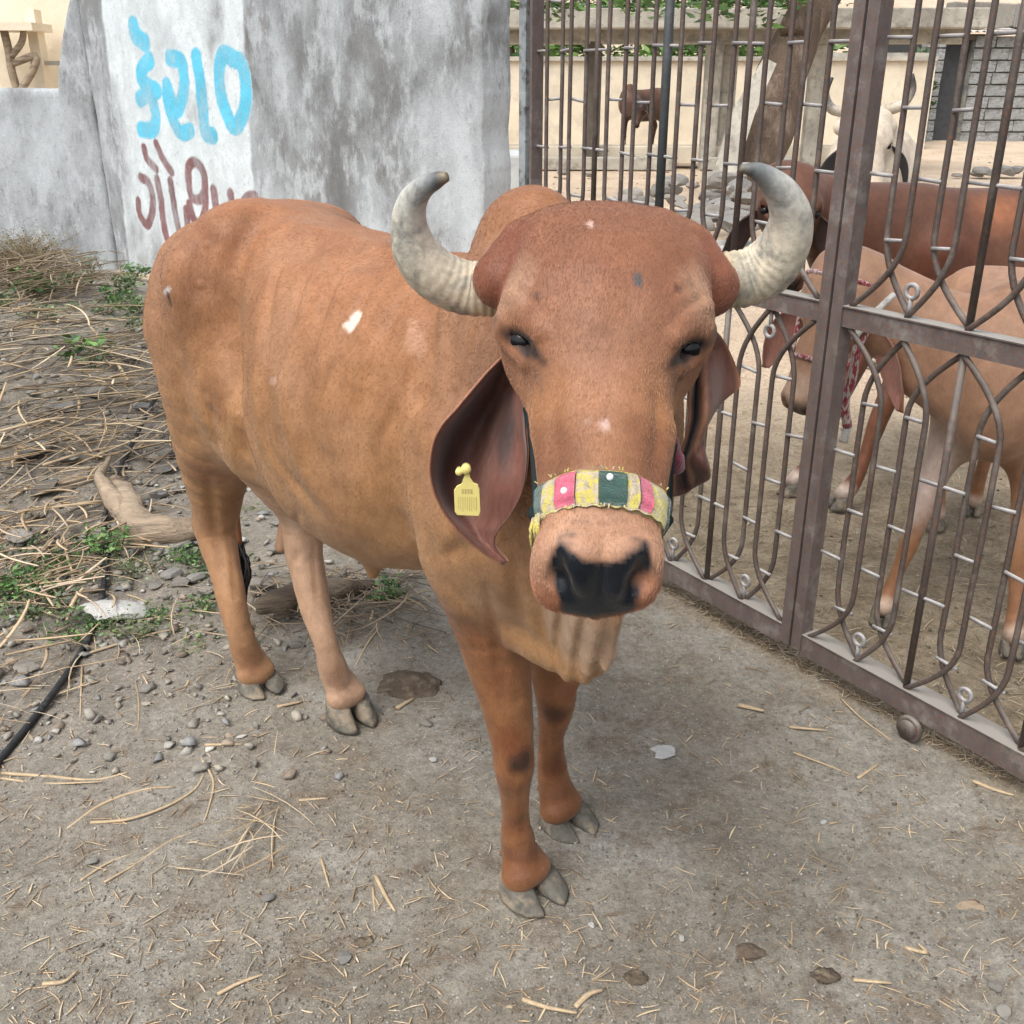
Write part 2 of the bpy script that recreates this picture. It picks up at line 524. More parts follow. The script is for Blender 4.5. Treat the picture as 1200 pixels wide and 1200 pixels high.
def make_horn(parent, pts, radii, cols, n=28, name='horn'):
    """pts: centre line, radii, cols: list of (t, colour)"""
    arr = spline(np.hstack([np.array(pts, float), np.array(radii, float)[:, None]]), 12)
    m = MB(); m.tube([tuple(a[:3]) for a in arr], [max(a[3], 0.001) for a in arr], n)
    me = m.mesh('horn')
    V = np.array([v.co[:] for v in me.vertices], F32)
    T = np.repeat(np.linspace(0, 1, len(arr)), n)
    rr = 1 + 0.035 * np.sin(T * 150) * np.clip(1 - T * 2.0, 0, 1) + 0.05 * fbm(V * 25, 3, 4)
    C = np.repeat(arr[:, :3], n, 0); V = C + (V - C) * rr[:, None]
    me.vertices.foreach_set('co', V.astype(F32).ravel())
    xs = [c[0] for c in cols]; w = T + 0.08 * fbm(V * 14, 3, 9)
    buf = np.ones((len(V), 4), F32)
    for k in range(3): buf[:, k] = np.interp(w, xs, [c[1][k] for c in cols])
    me.color_attributes.new('coat', 'FLOAT_COLOR', 'POINT').data.foreach_set('color', buf.ravel())
    o = link(name, me, M_HORN, parent, True)
    return o

def make_ear(parent, rows, inner, outer, rim, thick=0.006, dark=None, name='ear', faceref=None):
    """rows: for each station down the ear a list of points across it (from one rim to the other)"""
    R = np.array(rows, float)                     # (n, m, 3)
    R = np.stack([spline(R[i], 6) for i in range(len(R))])
    R = np.stack([spline(R[:, j], 6) for j in range(R.shape[1])], 1)
    n, m = R.shape[:2]
    # normals
    du = np.gradient(R, axis=0); dv = np.gradient(R, axis=1)
    N = np.cross(du, dv); N /= np.maximum(np.linalg.norm(N, axis=2, keepdims=True), 1e-9)
    N[0] = N[1]; N[-1] = N[-2]
    if faceref is not None and (N[n // 2, m // 2] @ (np.array(faceref) - R[n // 2, m // 2])) < 0: N = -N
    edge = np.minimum(np.arange(m), np.arange(m)[::-1]) / (m * 0.5)
    th = thick * np.clip(0.45 + edge * 2.2, 0, 1)[None, :, None]
    A = R + N * th / 2; Bk = R - N * th / 2
    V = np.concatenate([A.reshape(-1, 3), Bk.reshape(-1, 3)])
    V = V + (N.reshape(-1, 3)[np.r_[0:n * m, 0:n * m]] * (0.0025 * fbm(V * 22, 3, 6))[:, None])
    f = []; o2 = n * m
    ix = lambda i, j: i * m + j
    for i in range(n - 1):
        for j in range(m - 1):
            q = (ix(i, j), ix(i, j + 1), ix(i + 1, j + 1), ix(i + 1, j))
            f.append(q); f.append(tuple(o2 + k for k in q[::-1]))
        for j in (0, m - 1):
            f.append((ix(i, j), ix(i + 1, j), o2 + ix(i + 1, j), o2 + ix(i, j)))
    for i in (0, n - 1):
        for j in range(m - 1):
            f.append((ix(i, j), ix(i, j + 1), o2 + ix(i, j + 1), o2 + ix(i, j)))
    me = mesh_pd('ear', V, f)
    uu, vv = np.meshgrid(np.linspace(0, 1, n), np.linspace(0, 1, m), indexing='ij')
    ci = np.tile(np.array(inner, F32), (n * m, 1)); co = np.tile(np.array(outer, F32), (n * m, 1))
    e = np.clip(1 - np.minimum(vv, 1 - vv) / 0.07, 0, 1).reshape(-1, 1)
    ci = ci * (1 - e) + np.array(rim, F32) * e
    for (u0, v0, ru, rv, colr, amt) in (dark or []):
        w = np.clip(1.3 - np.sqrt(((uu - u0) / ru) ** 2 + ((vv - v0) / rv) ** 2) + 0.5 * fbm(np.stack([uu * 9, vv * 7, uu * 0], -1).reshape(-1, 3), 3, 8).reshape(n, m), 0, 1).reshape(-1, 1) * amt
        ci = ci * (1 - w) + np.array(colr, F32) * w
    c = np.concatenate([ci, co])
    buf = np.ones((len(V), 4), F32); buf[:, :3] = c
    me.color_attributes.new('coat', 'FLOAT_COLOR', 'POINT').data.foreach_set('color', buf.ravel())
    return link(name, me, M_EAR, parent, True), R

def make_hoof(parent, coronet, fwd, width, height, length, splay=0.05, z0=0.0, mt=None):
    """two claws; each claw its own mesh"""
    c = np.array(coronet, float); fw = norm([fwd[0], fwd[1], 0]); la = np.array([-fw[1], fw[0], 0])
    out = []
    for sgn in (-1, 1):
        pts = []
        K, Lv = 14, 7
        for lv in range(Lv):
            t = lv / (Lv - 1)
            z = c[2] - (c[2] - z0) * t
            cx = c + la * sgn * (width * 0.245 + splay * width * 0.35 * t) + fw * (length * 0.16 * t)
            rw = width * (0.235 + 0.05 * t); rl = length * (0.36 + 0.14 * t)
            for k in range(K):
                an = 2 * math.pi * k / K
                ca, sa = math.cos(an), math.sin(an)
                x = rl * (abs(ca) ** 0.85) * (1 if ca > 0 else -1)
                # pointed toe turned slightly inwards
                y = rw * sa * (1 - 0.25 * max(0, ca) ** 2.5)
                y -= sgn * 0.16 * rw * max(0, ca) ** 2 * t * 1.5
                if sa * sgn < 0: y *= 0.72
                q = cx + fw * x + la * y
                zz = z + (0.012 * (1 - t)) * (-ca) * 0.6 
                if lv == Lv - 1: zz = z0
                pts.append((q[0], q[1], zz))
        f = []
        for lv in range(Lv - 1):
            for k in range(K):
                k2 = (k + 1) % K
                f.append((lv * K + k, (lv + 1) * K + k, (lv + 1) * K + k2, lv * K + k2))
        f.append(tuple(range(K))); f.append(tuple((Lv - 1) * K + k for k in range(K - 1, -1, -1)))
        V = np.array(pts); V += 0.0018 * np.stack([vnoise(V * 60, 3), vnoise(V * 60, 4), 0 * V[:, 0]], 1)
        me = mesh_pd('hoof_claw', V, f)
        o = link('hoof', me, mt or M_HOOF, parent, True); out.append(o)
    return out

# ------------------------------------------------------------------ the cow in front of the gate
HRES = 0.0048 if not globals().get('QUICK') else 0.009
hero_root = empty('cow', (-0.2, 2.0, 0))
tag(hero_root, 'large reddish brown horned cow standing outside the gate and facing the camera', 'cow')
hc = Bovine((-0.55, 2.42, 0), (0.662, -0.750))
hc.set_body([
    (-.30, 1.10, .93, .07), (-.25, 1.19, .80, .135), (-.18, 1.255, .72, .185), (0, 1.305, .66, .225), (.18, 1.285, .61, .235),
    (.36, 1.262, .585, .275), (.55, 1.250, .585, .275), (.72, 1.255, .64, .222), (.86, 1.265, .70, .165), (.98, 1.25, .72, .155), (1.10, 1.20, .74, .13), (1.18, 1.15, .82, .10)])
a_ax = norm([-.060, -.79, -.60]); d_ax = [0.0, -.60, .80]
hc.set_head((.126, 1.375, 1.412), a_ax, d_ax, 1.0)
hp, lv = hc.at, None
# hip bones, pin bones, thighs
hc.cap(hp(.05, -.14, 1.21), hp(.02, -.185, 1.165), .062, .055, .13)
hc.cap(hp(.0, -.165, 1.13), hp(-.16, -.145, 1.05), .075, .075, .11)
hc.cap(hp(.04, .15, 1.20), hp(-.02, .20, 1.17), .055, .045, .09)
hc.cap(hp(-.21, -.10, 1.10), hp(-.13, -.13, 1.15), .05, .07, .10)
hc.cap(hp(-.25, .11, 1.10), hp(-.15, .14, 1.15), .05, .07, .10)
# hump
hc.cap(P(630, 266, 1.66), P(642, 300, 1.62), .056, .082, .10, n=hc.l, kn=1.15)
hc.cap(P(608, 290, 1.72), P(608, 330, 1.70), .056, .085, .10, n=hc.l, kn=1.15)
# neck
hc.cap(hp(.90, 0, 1.08), P(700, 380, 1.47), .17, .115, .10)
hc.cap(hp(.96, .0, .98), P(690, 500, 1.42), .155, .105, .10)
hc.cap(P(600, 600, 1.58), P(650, 520, 1.45), .13, .11, .08)
# brisket and dewlap: thin hanging folds
dn = norm([0.86, 0.50, 0])
hc.cap(P(612, 676, 1.61), P(640, 640, 1.50), .094, .10, .07)
hc.cap(P(655, 705, 1.47), P(688, 640, 1.33), .075, .06, .06, n=dn, kn=1.5)
hc.cap(P(672, 742, 1.43), P(700, 690, 1.30), .050, .040, .05, n=dn, kn=1.7)
hc.cap(P(690, 772, 1.40), P(704, 720, 1.29), .030, .030, .035, n=dn, kn=1.5)
hc.cap(P(713, 760, 1.33), P(712, 700, 1.27), .017, .022, .02, n=dn, kn=1.6)
hc.cap(P(615, 745, 1.55), P(672, 778, 1.42), .036, .028, .04)
for (x0, y0, x1, y1, Y) in ((640, 690, 668, 772, 1.375), (662, 680, 690, 782, 1.335), (684, 690, 706, 780, 1.30)):
    hc.cap(P(x0, y0, Y + .03), P(x1, y1, Y + .03), .010, .008, .014)
# limbs (photo pixel, depth, radius)
def leg(pts, k0, k=0.03):
    hc.chain([(*P(x, y, Y), r) for x, y, Y, r in pts], k0, k)
legA = [(572, 600, 1.70, .095), (573, 690, 1.68, .082), (580, 750, 1.655, .063), (592, 815, 1.635, .049), (600, 868, 1.625, .040), (602, 895, 1.62, .0385), (603, 925, 1.635, .0295), (604, 955, 1.65, .0275), (606, 982, 1.66, .035), (610, 1002, 1.665, .0335), (615, 1020, 1.66, .036)]
legB = [(640, 640, 1.80, .10), (645, 730, 1.83, .065), (648, 785, 1.84, .046), (651, 815, 1.83, .041), (650, 838, 1.835, .034), (646, 862, 1.845, .0265), (646, 886, 1.86, .028), (648, 912, 1.87, .035), (652, 930, 1.875, .033), (656, 944, 1.87, .036)]
legD = [(258, 400, 2.44, .150), (256, 470, 2.44, .128), (252, 530, 2.47, .098), (254, 585, 2.52, .068), (252, 620, 2.54, .056), (262, 660, 2.50, .044), (272, 705, 2.45, .036), (282, 742, 2.43, .034), (289, 764, 2.44, .041), (295, 778, 2.44, .038), (299, 788, 2.435, .038)]
legC = [(330, 480, 2.32, .15), (338, 555, 2.34, .085), (352, 605, 2.38, .056), (356, 650, 2.36, .049), (367, 705, 2.31, .040), (381, 752, 2.27, .032), (392, 788, 2.28, .040), (399, 802, 2.285, .036), (404, 814, 2.28, .038)]
hc.post = [(lambda p, a_=hp(.155, -.325, 1.05), b_=hp(.13, -.305, .80): rcone(p, a_, b_, .035, .03), .11), (lambda p, c_=hp(.17, -.335, 1.06): ell(p, c_, [hc.h, hc.l, hc.up], (.10, .115, .15)), .09)]
leg(legA, .09); leg(legB, .07); leg(legD, .12); leg(legC, .08)
for (x, y, Y, r_) in ((617, 1022, 1.66, .030), (658, 946, 1.87, .028), (300, 788, 2.435, .027), (406, 815, 2.275, .028)):
    c_ = P(x, y, Y); la_ = norm([.78, .62, 0])
    for sg_ in (-1, 1):
        hc.cap(c_ + la_ * sg_ * .026 + np.array([0, 0, .004]), c_ + la_ * sg_ * .016 + np.array([-.01, .012, .035]), r_, r_ * .8, .018)
    for sg_ in (-1, 1):   # dew claws at the back of the fetlock
        hc.cap(c_ + la_ * sg_ * .022 + np.array([-.022, .036, .038]), c_ + la_ * sg_ * .024 + np.array([-.030, .046, .026]), .012, .007, .01)
def _dewlap(p):
    m_ = np.exp(-(((p[:, 0] - .10) / .10) ** 2 + ((p[:, 1] - 1.38) / .13) ** 2 + ((p[:, 2] - .84) / .16) ** 2))
    return (.0085 * m_ * np.clip((p[:, 0] - .03) / .04, 0, 1) * np.sin(p[:, 0] * 215 - p[:, 2] * 3 + .8 * np.sin(p[:, 2] * 11))).astype(F32)
def _neck(p):   # slack skin folds of neck and shoulder
    m_ = np.exp(-(((p[:, 0] + .04) / .10) ** 2 + ((p[:, 1] - 1.62) / .16) ** 2 + ((p[:, 2] - 1.02) / .20) ** 2))
    return (.0035 * m_ * np.sin(p[:, 0] * 75 + p[:, 2] * 22 + 2 * np.sin(p[:, 2] * 7))).astype(F32)
def trace_px(pts):
    pts = np.array(pts, float); u, v = (pts[:, 0] - 600) / 1200, (pts[:, 1] - 600) / 1200
    d = np.stack([u, CP - v * SP, -(SP + v * CP)], 1); d /= np.linalg.norm(d, axis=1, keepdims=True)
    t = np.full(len(d), .75)
    for _ in range(60):
        t = np.minimum(t + hc.sdf((np.array([0, 0, CAM_H]) + d * t[:, None]).astype(F32)) * .8, 3.2)
    return (np.array([0, 0, CAM_H]) + d * t[:, None]).astype(F32)
# (points, width, depth): skin grooves positive, ridges negative; laid on the animal's surface
RELIEF = [
 ([(306, 252), (268, 320), (272, 410), (282, 490), (292, 545)], .034, .017),
 ([(238, 285), (232, 335)], .035, .010),
 ([(330, 300), (312, 380), (304, 440)], .014, .0050), ([(368, 300), (340, 380), (322, 450)], .014, .0055), ([(405, 305), (372, 385), (345, 465)], .014, .0055),
 ([(440, 325), (404, 400), (375, 480)], .014, .0050), ([(472, 350), (438, 425), (408, 500)], .014, .0045), ([(500, 400), (470, 465), (442, 530)], .014, .0040),
 ([(522, 310), (500, 420), (500, 500), (508, 570)], .030, .010), ([(300, 470), (322, 540), (372, 600)], .020, .0060), ([(340, 262), (430, 285), (520, 305)], .022, -.006), ([(345, 285), (430, 310), (505, 330)], .030, .005),
 ([(515, 655), (545, 640), (575, 650)], .016, .006), ([(600, 640), (606, 700), (604, 760)], .014, .007), ([(618, 650), (628, 710), (640, 760)], .012, .006),
 ([(570, 690), (582, 760), (594, 830)], .012, .0045), ([(600, 760), (606, 820)], .010, .0035), ([(597, 925), (599, 985)], .007, .0030), ([(612, 920), (614, 975)], .007, .0026),
 ([(604, 905), (606, 912)], .012, .0030), ([(640, 860), (641, 910)], .007, .0028), ([(244, 560), (252, 620), (262, 690)], .014, .0060), ([(270, 620), (276, 700)], .009, .0035),
 ([(350, 600), (348, 650), (354, 710)], .011, .0045), ([(368, 640), (372, 710)], .008, .0030), ([(245, 470), (262, 530)], .03, .007), ([(210, 420), (222, 500)], .03, .005),
 ([(652, 445), (646, 500), (650, 545)], .011, .0035), ([(768, 445), (774, 500), (768, 545)], .011, .0035), ([(612, 425), (628, 452), (632, 480)], .006, .0026), ([(812, 422), (796, 448), (790, 475)], .006, .0026),
 ([(640, 300), (622, 335), (612, 365)], .006, .0018), ([(800, 300), (816, 332), (826, 362)], .006, .0018), ([(700, 262), (704, 330), (702, 400)], .022, -.0035),
 ([(655, 612), (700, 618), (750, 612)], .005, .0016), ([(648, 624), (700, 630), (755, 624)], .004, .0012), ([(534, 450), (528, 500)], .015, .004), ([(560, 380), (548, 430)], .012, .004)]
_all = [q for r_ in RELIEF for q in r_[0]]; _tp = trace_px(_all); _rel = []; _k = 0
for pts_, w_, dep_ in RELIEF:
    g_ = _tp[_k:_k + len(pts_)]; _k += len(pts_); _rel.append((spline(g_, 3).astype(F32), w_, dep_))
def _relief(p):
    d = np.zeros(len(p), F32)
    for g_, w_, dep_ in _rel:
        m = ((p > g_.min(0) - 2.4 * w_) & (p < g_.max(0) + 2.4 * w_)).all(1)
        if not m.any(): continue
        q = p[m]; r = np.full(len(q), 9, F32)
        for i, (a, b) in enumerate(zip(g_[:-1], g_[1:])): r = np.minimum(r, rcone(q, a, b, 0, 0))
        # fade towards the two ends
        e = np.minimum(np.linalg.norm(q - g_[0], axis=1), np.linalg.norm(q - g_[-1], axis=1)); L_ = np.linalg.norm(g_[-1] - g_[0]) + 1e-6
        d[m] += 1.45 * dep_ * np.exp(-(r / w_) ** 2) * np.clip(.35 + e / (L_ * .3), 0, 1)
    return d
hc.disp = [_dewlap, _neck, _relief]
hc.wr = 1.5
hc.cap(P(233, 612, 2.58), P(238, 590, 2.58), .018, .014, .05)                  # point of the hock
hc.cap(P(330, 640, 2.44), P(334, 615, 2.44), .020, .018, .04)
hc.cap(P(672, 800, 1.80), P(660, 812, 1.80), .012, .015, .03)
# shoulder blade, stifle fold, sheath
hc.cap(P(530, 520, 1.66), P(556, 640, 1.63), .060, .075, .10)
hc.cap(P(290, 520, 2.20), P(286, 440, 2.20), .035, .05, .10)
hc.cap(P(440, 650, 1.98), P(437, 672, 1.98), .030, .012, .03)
hc.cap(P(303, 545, 2.42), P(314, 575, 2.42), .022, .012, .03)
lo = (-1.12, .84, -.0); hi = (.42, 2.86, 1.52)
t1 = time.time()
me, V = hc.mesh('cow_body', HRES, lo, hi)
print('hero mesh', len(V), round(time.time() - t1, 1))
COAT = np.array(lin(176, 110, 72)[:3])
LEGC = (.185, .073, .030); PALE = (.46, .27, .165); REDF = (.200, .084, .047); BLK = (.013, .016, .021); DRK = (.045, .022, .017)
def hero_layers(V, c):
    z = V[:, 2:3]
    base = np.array((.285, .129, .061), F32); yel = np.array((.320, .176, .078), F32)
    w = np.clip((z - .75) / .5, 0, 1); c = yel * (1 - w) + base * w
    n = fbm(V * 3.2, 4, 21)[:, None]; c = c * (1 + 0.30 * n)
    n = np.clip(fbm(V * 6.5, 4, 31)[:, None] * 2.4, 0, 1); c = c * (1 - .4 * n) + np.array((.34, .195, .115), F32) * .4 * n
    dz = np.clip(1 - V[:, 2:3] / .30, 0, 1) * .35 * np.clip(.5 + fbm(V * 16, 3, 35)[:, None] * 1.5, 0, 1); c = c * (1 - dz) + np.array((.30, .25, .20), F32) * dz
    return c.astype(F32)
hfp = hc.hf
def legmask_blob(a, b, r): return (a, b, r)
blobs = []
def BL(c, r, soft, col, amt, sq=None): blobs.append((c, r, soft, col, amt) + ((sq,) if sq is not None else ()))
# head
BL(hfp(0, .03, .12), .17, .7, REDF, .75)
BL(hfp(0, .0, .30), .10, .8, (.31, .158, .092), .6)
BL(hfp(.09, -.05, .33), .07, .8, (.29, .135, .055), .7); BL(hfp(-.09, -.05, .33), .07, .8, (.29, .135, .055), .7)
BL(hfp(.125, .0, .16), .040, .9, (.37, .23, .15), .7); BL(hfp(-.125, .0, .16), .040, .9, (.37, .23, .15), .7)
BL(hfp(.14, -.06, .08), .075, .5, (.20, .072, .042), .85); BL(hfp(-.14, -.06, .08), .075, .5, (.20, .072, .042), .85)
for sg in (1, -1):
    BL(hfp(sg * .062, -.02, .385), .045, .8, (.150, .058, .028), .7)
    BL(hfp(sg * .088, -.03, .262), .026, .9, (.13, .065, .04), .5)
    BL(hfp(sg * .05, -.04, .525), .048, .5, (.37, .21, .135), .8)
BL(hfp(0, .01, .49), .065, .7, (.42, .245, .16), .8)
BL(hfp(.045, -.09, .52), .045, .6, (.30, .105, .05), .8); BL(hfp(-.045, -.09, .52), .045, .6, (.30, .105, .05), .8)
# brisket pale, throat
BL(P(685, 740, 1.33), .095, .7, (.47, .33, .225), .9)
BL(P(585, 700, 1.52), .055, .9, (.38, .23, .145), .6)
BL(P(560, 400, 1.6), .13, .9, (.33, .19, .12), .4)
BL(P(250, 330, 2.3), .10, .9, (.20, .09, .05), .5)
BL(P(262, 470, 2.2), .05, .9, (.19, .08, .035), .6)
BL(P(480, 560, 1.85), .09, .9, (.22, .10, .045), .5)
# legs
for pts, col, a in ((legA, LEGC, .9), (legB, LEGC, .9)):
    for x, y, Y, r in pts[1:]: BL(P(x, y, Y - .01), r * 1.25 + .02, .5, col, a * .8)
for x, y, Y, r in legD[4:]: BL(P(x, y, Y), r * 1.6 + .02, .7, (.34, .19, .10), .6)
for x, y, Y, r in legC[1:]: BL(P(x, y, Y), r * 1.6 + .03, .7, (.42, .275, .185), .8)
BL(P(612, 893, 1.585), .026, .8, (.035, .018, .014), .92)
BL(P(598, 868, 1.59), .03, .9, (.17, .055, .022), .6)
BL(P(650, 832, 1.80), .028, .9, (.05, .022, .014), .8)
for (x, y, Y, r) in ((610, 975, 1.60, .030), (648, 905, 1.81, .034), (605, 1000, 1.59, .028)): BL(P(x, y, Y), r, .9, (.10, .035, .017), .8)
for (x, y, Y) in ((615, 1026, 1.58), (654, 950, 1.79)): BL(P(x, y, Y), .045, .7, (.36, .185, .13), .75)
for (x, y, Y) in ((628, 1022, 1.56), (668, 940, 1.78)): BL(P(x, y, Y), .016, .9, (.03, .02, .018), .8)
for (x, y, Y) in ((294, 785, 2.36), (395, 800, 2.2)): BL(P(x, y, Y), .05, .8, (.17, .075, .042), .75)
# flank patches and scars
BL(P(235, 560, 2.35), .05, .9, (.22, .09, .05), .5)
BL(P(345, 620, 2.3), .03, .9, (.52, .40, .32), .6)
tr, tl = hfp(.0, .0, .56), None
# nose pad: black mask in head coordinates
def nosemask(V):
    q = (V - hc.hp) / hc.hs
    w = np.abs(q @ hc.hw); d = q @ hc.hd; a = q @ hc.ha
    wob = 0.004 * fbm(V * 60, 3, 41)
    # upper edge lower in the middle, sides run along the nostrils down to the lip
    top = -.004 - .010 * np.clip(1 - w / .03, 0, 1) + wob
    wid = np.interp(d, [-.105, -.085, -.06, -.03, -.010], [.038, .041, .047, .058, .052]) + wob
    m = np.clip((top - d) / .006, 0, 1) * np.clip((wid - w) / .006, 0, 1) * np.clip((a + .7 * d - .486 + wob) / .008, 0, 1)
    return m * np.clip((d + .108 + wob) / .006, 0, 1)
def eyemask(V):
    q = ((V - hc.hp) / hc.hs).astype(F32); m = np.stack([np.abs(q @ hc.hw), q @ hc.hd, q @ hc.ha], 1).astype(F32)
    d = np.minimum(rcone(m, (.123, -.038, .188), (.092, -.020, .238), .0125, .0100), rcone(m, (.092, -.020, .236), (.074, -.012, .266), .006, .001)) + 0.003 * fbm(V * 60, 3, 43)
    return np.clip((.006 - d) / .007, 0, 1)
paint(me, V, COAT, blobs, hero_layers)
at = me.color_attributes['coat']; buf = np.zeros(len(V) * 4, F32); at.data.foreach_get('color', buf); buf = buf.reshape(-1, 4)
for msk, colr, amt in ((nosemask(V), BLK, 1.0), (eyemask(V), (.018, .014, .014), .93)):
    buf[:, :3] = buf[:, :3] * (1 - msk[:, None] * amt) + np.array(colr, F32) * msk[:, None] * amt
def spot(px, py, r, colr, asp=1.0, ang=0.0, amt=.9):
    global buf
    # scar or fleck of pigment: nearest skin point seen along that direction
    u = P(px, py, 1.0) - np.array([0, 0, CAM_H]); u /= np.linalg.norm(u)
    t = 0.7
    o = np.array([[0, 0, CAM_H]], F32)
    for _ in range(80):
        dd = float(hc.sdf((o + u * t).astype(F32))[0]); t += dd * 0.8
        if dd < .001: break
    c = (o + u * t)[0]
    dv = V - c
    rt = np.array([1, 0, 0.0]); upv = np.cross(rt, u)
    x = dv @ rt; y = dv @ upv
    xr = x * math.cos(ang) + y * math.sin(ang); yr = -x * math.sin(ang) + y * math.cos(ang)
    m = np.clip((1.25 - np.sqrt((xr / r) ** 2 + (yr / (r * asp)) ** 2) + .5 * fbm(V * 90, 2, 5)) / .5, 0, 1) * (np.abs(dv @ u) < r * 4 * max(asp, 1)) * amt
    buf[:, :3] = buf[:, :3] * (1 - m[:, None]) + np.array(colr, F32) * m[:, None]
spot(415, 376, .0095, (.70, .60, .52), 2.1, -.55); spot(409, 382, .011, (.70, .60, .52), .8, 0)
spot(748, 328, .005, (.07, .075, .085), 1.6, .3); spot(630, 345, .004, (.10, .05, .035), 1.3); spot(793, 336, .004, (.12, .05, .035))
spot(195, 341, .012, (.55, .52, .5), .5, .5); spot(198, 350, .004, (.05, .03, .03), 3.5, .1)
spot(690, 493, .005, (.40, .27, .21), .8, 0, .5); spot(709, 497, .006, (.55, .42, .38), 1.1, 0, .6); spot(692, 262, .003, (.6, .42, .35), 1.5)
spot(487, 400, .018, (.43, .25, .16), 1.8, .2, .6); spot(320, 447, .010, (.5, .35, .28), .8, 0, .5)
at.data.foreach_set('color', buf.ravel())
hero_body = link('body', me, M_COAT, hero_root); me_hero, V_hero = me, V
# eyes
for sg in (1, -1):
    c = hfp(sg * .1005, -.0400, .2125)
    m = MB()
    bm_v = []; K = 16
    rows = [[(math.sin(math.pi * i / 12) * math.cos(2 * math.pi * k / K), math.sin(math.pi * i / 12) * math.sin(2 * math.pi * k / K), math.cos(math.pi * i / 12)) for k in range(K)] for i in range(13)]
    v = [tuple(c + .0178 * np.array(p)) for r_ in rows for p in r_]
    f = [(i * K + k, (i + 1) * K + k, (i + 1) * K + (k + 1) % K, i * K + (k + 1) % K) for i in range(12) for k in range(K)]
    m.add(v, f); m.build('eye', M_EYE, hero_root, True)
for sg in (1, -1):
    m = MB()
    for k in range(16):
        t = k / 15; a0 = hfp(sg * (.113 - .026 * t), -.022 + .010 * t, .184 + .046 * t); e = a0 + hc.hs * (hc.hw * sg * .006 + hc.ha * .004) * rnd.uniform(.7, 1.2) + np.array([rnd.gauss(0, .001), -.003, -.003])
        m.tube([tuple(a0), tuple((a0 + e) / 2 + np.array([0, -.003, .001])), tuple(e)], [.0006, .0005, .0002], 3)
    o = m.build('eyelashes', M_EYE, hero_root); o['kind'] = 'stuff'
# horns
HC = [(0, (.42, .34, .20)), (.18, (.62, .54, .40)), (.45, (.66, .60, .48)), (.70, (.50, .50, .46)), (.86, (.22, .235, .24)), (.93, (.07, .075, .08)), (1, (.22, .18, .12))]
hl = [(592, 338, 1.40, 33), (572, 338, 1.40, 33), (545, 337, 1.40, 32), (514, 324, 1.39, 31), (489, 298, 1.375, 28), (480, 265, 1.36, 22), (483, 238, 1.345, 17.5), (496, 220, 1.33, 13), (512, 211, 1.32, 9.5), (524, 207, 1.315, 5.5)]
hr = [(836, 330, 1.40, 33), (856, 328, 1.40, 34), (880, 324, 1.40, 34), (905, 308, 1.39, 33.5), (921, 283, 1.375, 30), (926, 255, 1.36, 25), (918, 230, 1.345, 20), (902, 211, 1.33, 14.5), (885, 200, 1.32, 9.5), (868, 197, 1.315, 4)]
for hh in (hl, hr):
    make_horn(hero_root, [P(x, y, Y) for x, y, Y, r in hh], [r * Y / 1.03 / 1200 for x, y, Y, r in hh], HC)
# ears
IN = (.20, .078, .055); OUT = (.36, .15, .08); RIM = (.13, .05, .035)
def RW(*pts): return [P(x, y, Y) for x, y, Y in pts]
rows = [
    RW((597, 408, 1.30), (600, 405, 1.31), (603, 407, 1.31), (606, 410, 1.30), (609, 414, 1.29)),
    RW((566, 441, 1.27), (582, 436, 1.33), (592, 437, 1.34), (602, 438, 1.33), (612, 446, 1.28)),
    RW((538, 474, 1.25), (556, 470, 1.33), (580, 472, 1.35), (600, 476, 1.31), (616, 486, 1.26)),
    RW((511, 510, 1.24), (530, 512, 1.325), (560, 512, 1.345), (590, 515, 1.30), (618, 528, 1.26)),
    RW((503, 550, 1.24), (520, 552, 1.32), (550, 555, 1.33), (584, 560, 1.28), (613, 573, 1.26)),
    RW((512, 588, 1.245), (528, 592, 1.30), (552, 598, 1.305), (578, 604, 1.28), (598, 604, 1.27)),
    RW((536, 621, 1.25), (548, 622, 1.28), (560, 623, 1.285), (573, 624, 1.275), (583, 624, 1.27)),
    RW((564, 646, 1.255), (568, 643, 1.27), (573, 641, 1.27), (577, 640, 1.27), (581, 641, 1.265)),
    RW((590, 661, 1.26), (592, 660, 1.263), (593, 659, 1.263), (594, 658, 1.263), (595, 658, 1.26))]
make_ear(hero_root, rows, IN, OUT, RIM, .007, dark=[(.30, .42, .16, .30, (.05, .022, .018), .85), (.48, .22, .22, .20, (.045, .02, .016), .9), (.36, .80, .14, .10, (.06, .05, .05), .8), (.45, .66, .28, .05, (.30, .16, .12), .6), (.62, .62, .2, .12, (.28, .13, .10), .5)], faceref=(0, 0, 1.5))
rows = [
    RW((824, 392, 1.31), (827, 390, 1.32), (831, 388, 1.33), (834, 386, 1.34), (836, 384, 1.35)),
    RW((816, 420, 1.28), (821, 418, 1.33), (828, 415, 1.35), (842, 405, 1.36), (849, 400, 1.36)),
    RW((810, 448, 1.27), (815, 446, 1.34), (826, 443, 1.30), (846, 432, 1.36), (862, 428, 1.37)),
    RW((808, 470, 1.28), (814, 470, 1.35), (827, 468, 1.28), (845, 462, 1.35), (867, 452, 1.37)),
    RW((808, 492, 1.29), (813, 492, 1.35), (826, 492, 1.275), (832, 486, 1.33), (846, 470, 1.36)),
    RW((801, 520, 1.30), (806, 522, 1.35), (817, 520, 1.285), (822, 512, 1.31), (828, 496, 1.34)),
    RW((792, 545, 1.31), (800, 548, 1.34), (810, 540, 1.29), (822, 536, 1.28), (826, 525, 1.30)),
    RW((788, 568, 1.31), (802, 566, 1.33), (814, 556, 1.30), (828, 552, 1.28), (831, 545, 1.29)),
    RW((789, 582, 1.31), (802, 579, 1.32), (815, 570, 1.31), (829, 562, 1.29), (833, 555, 1.29))]
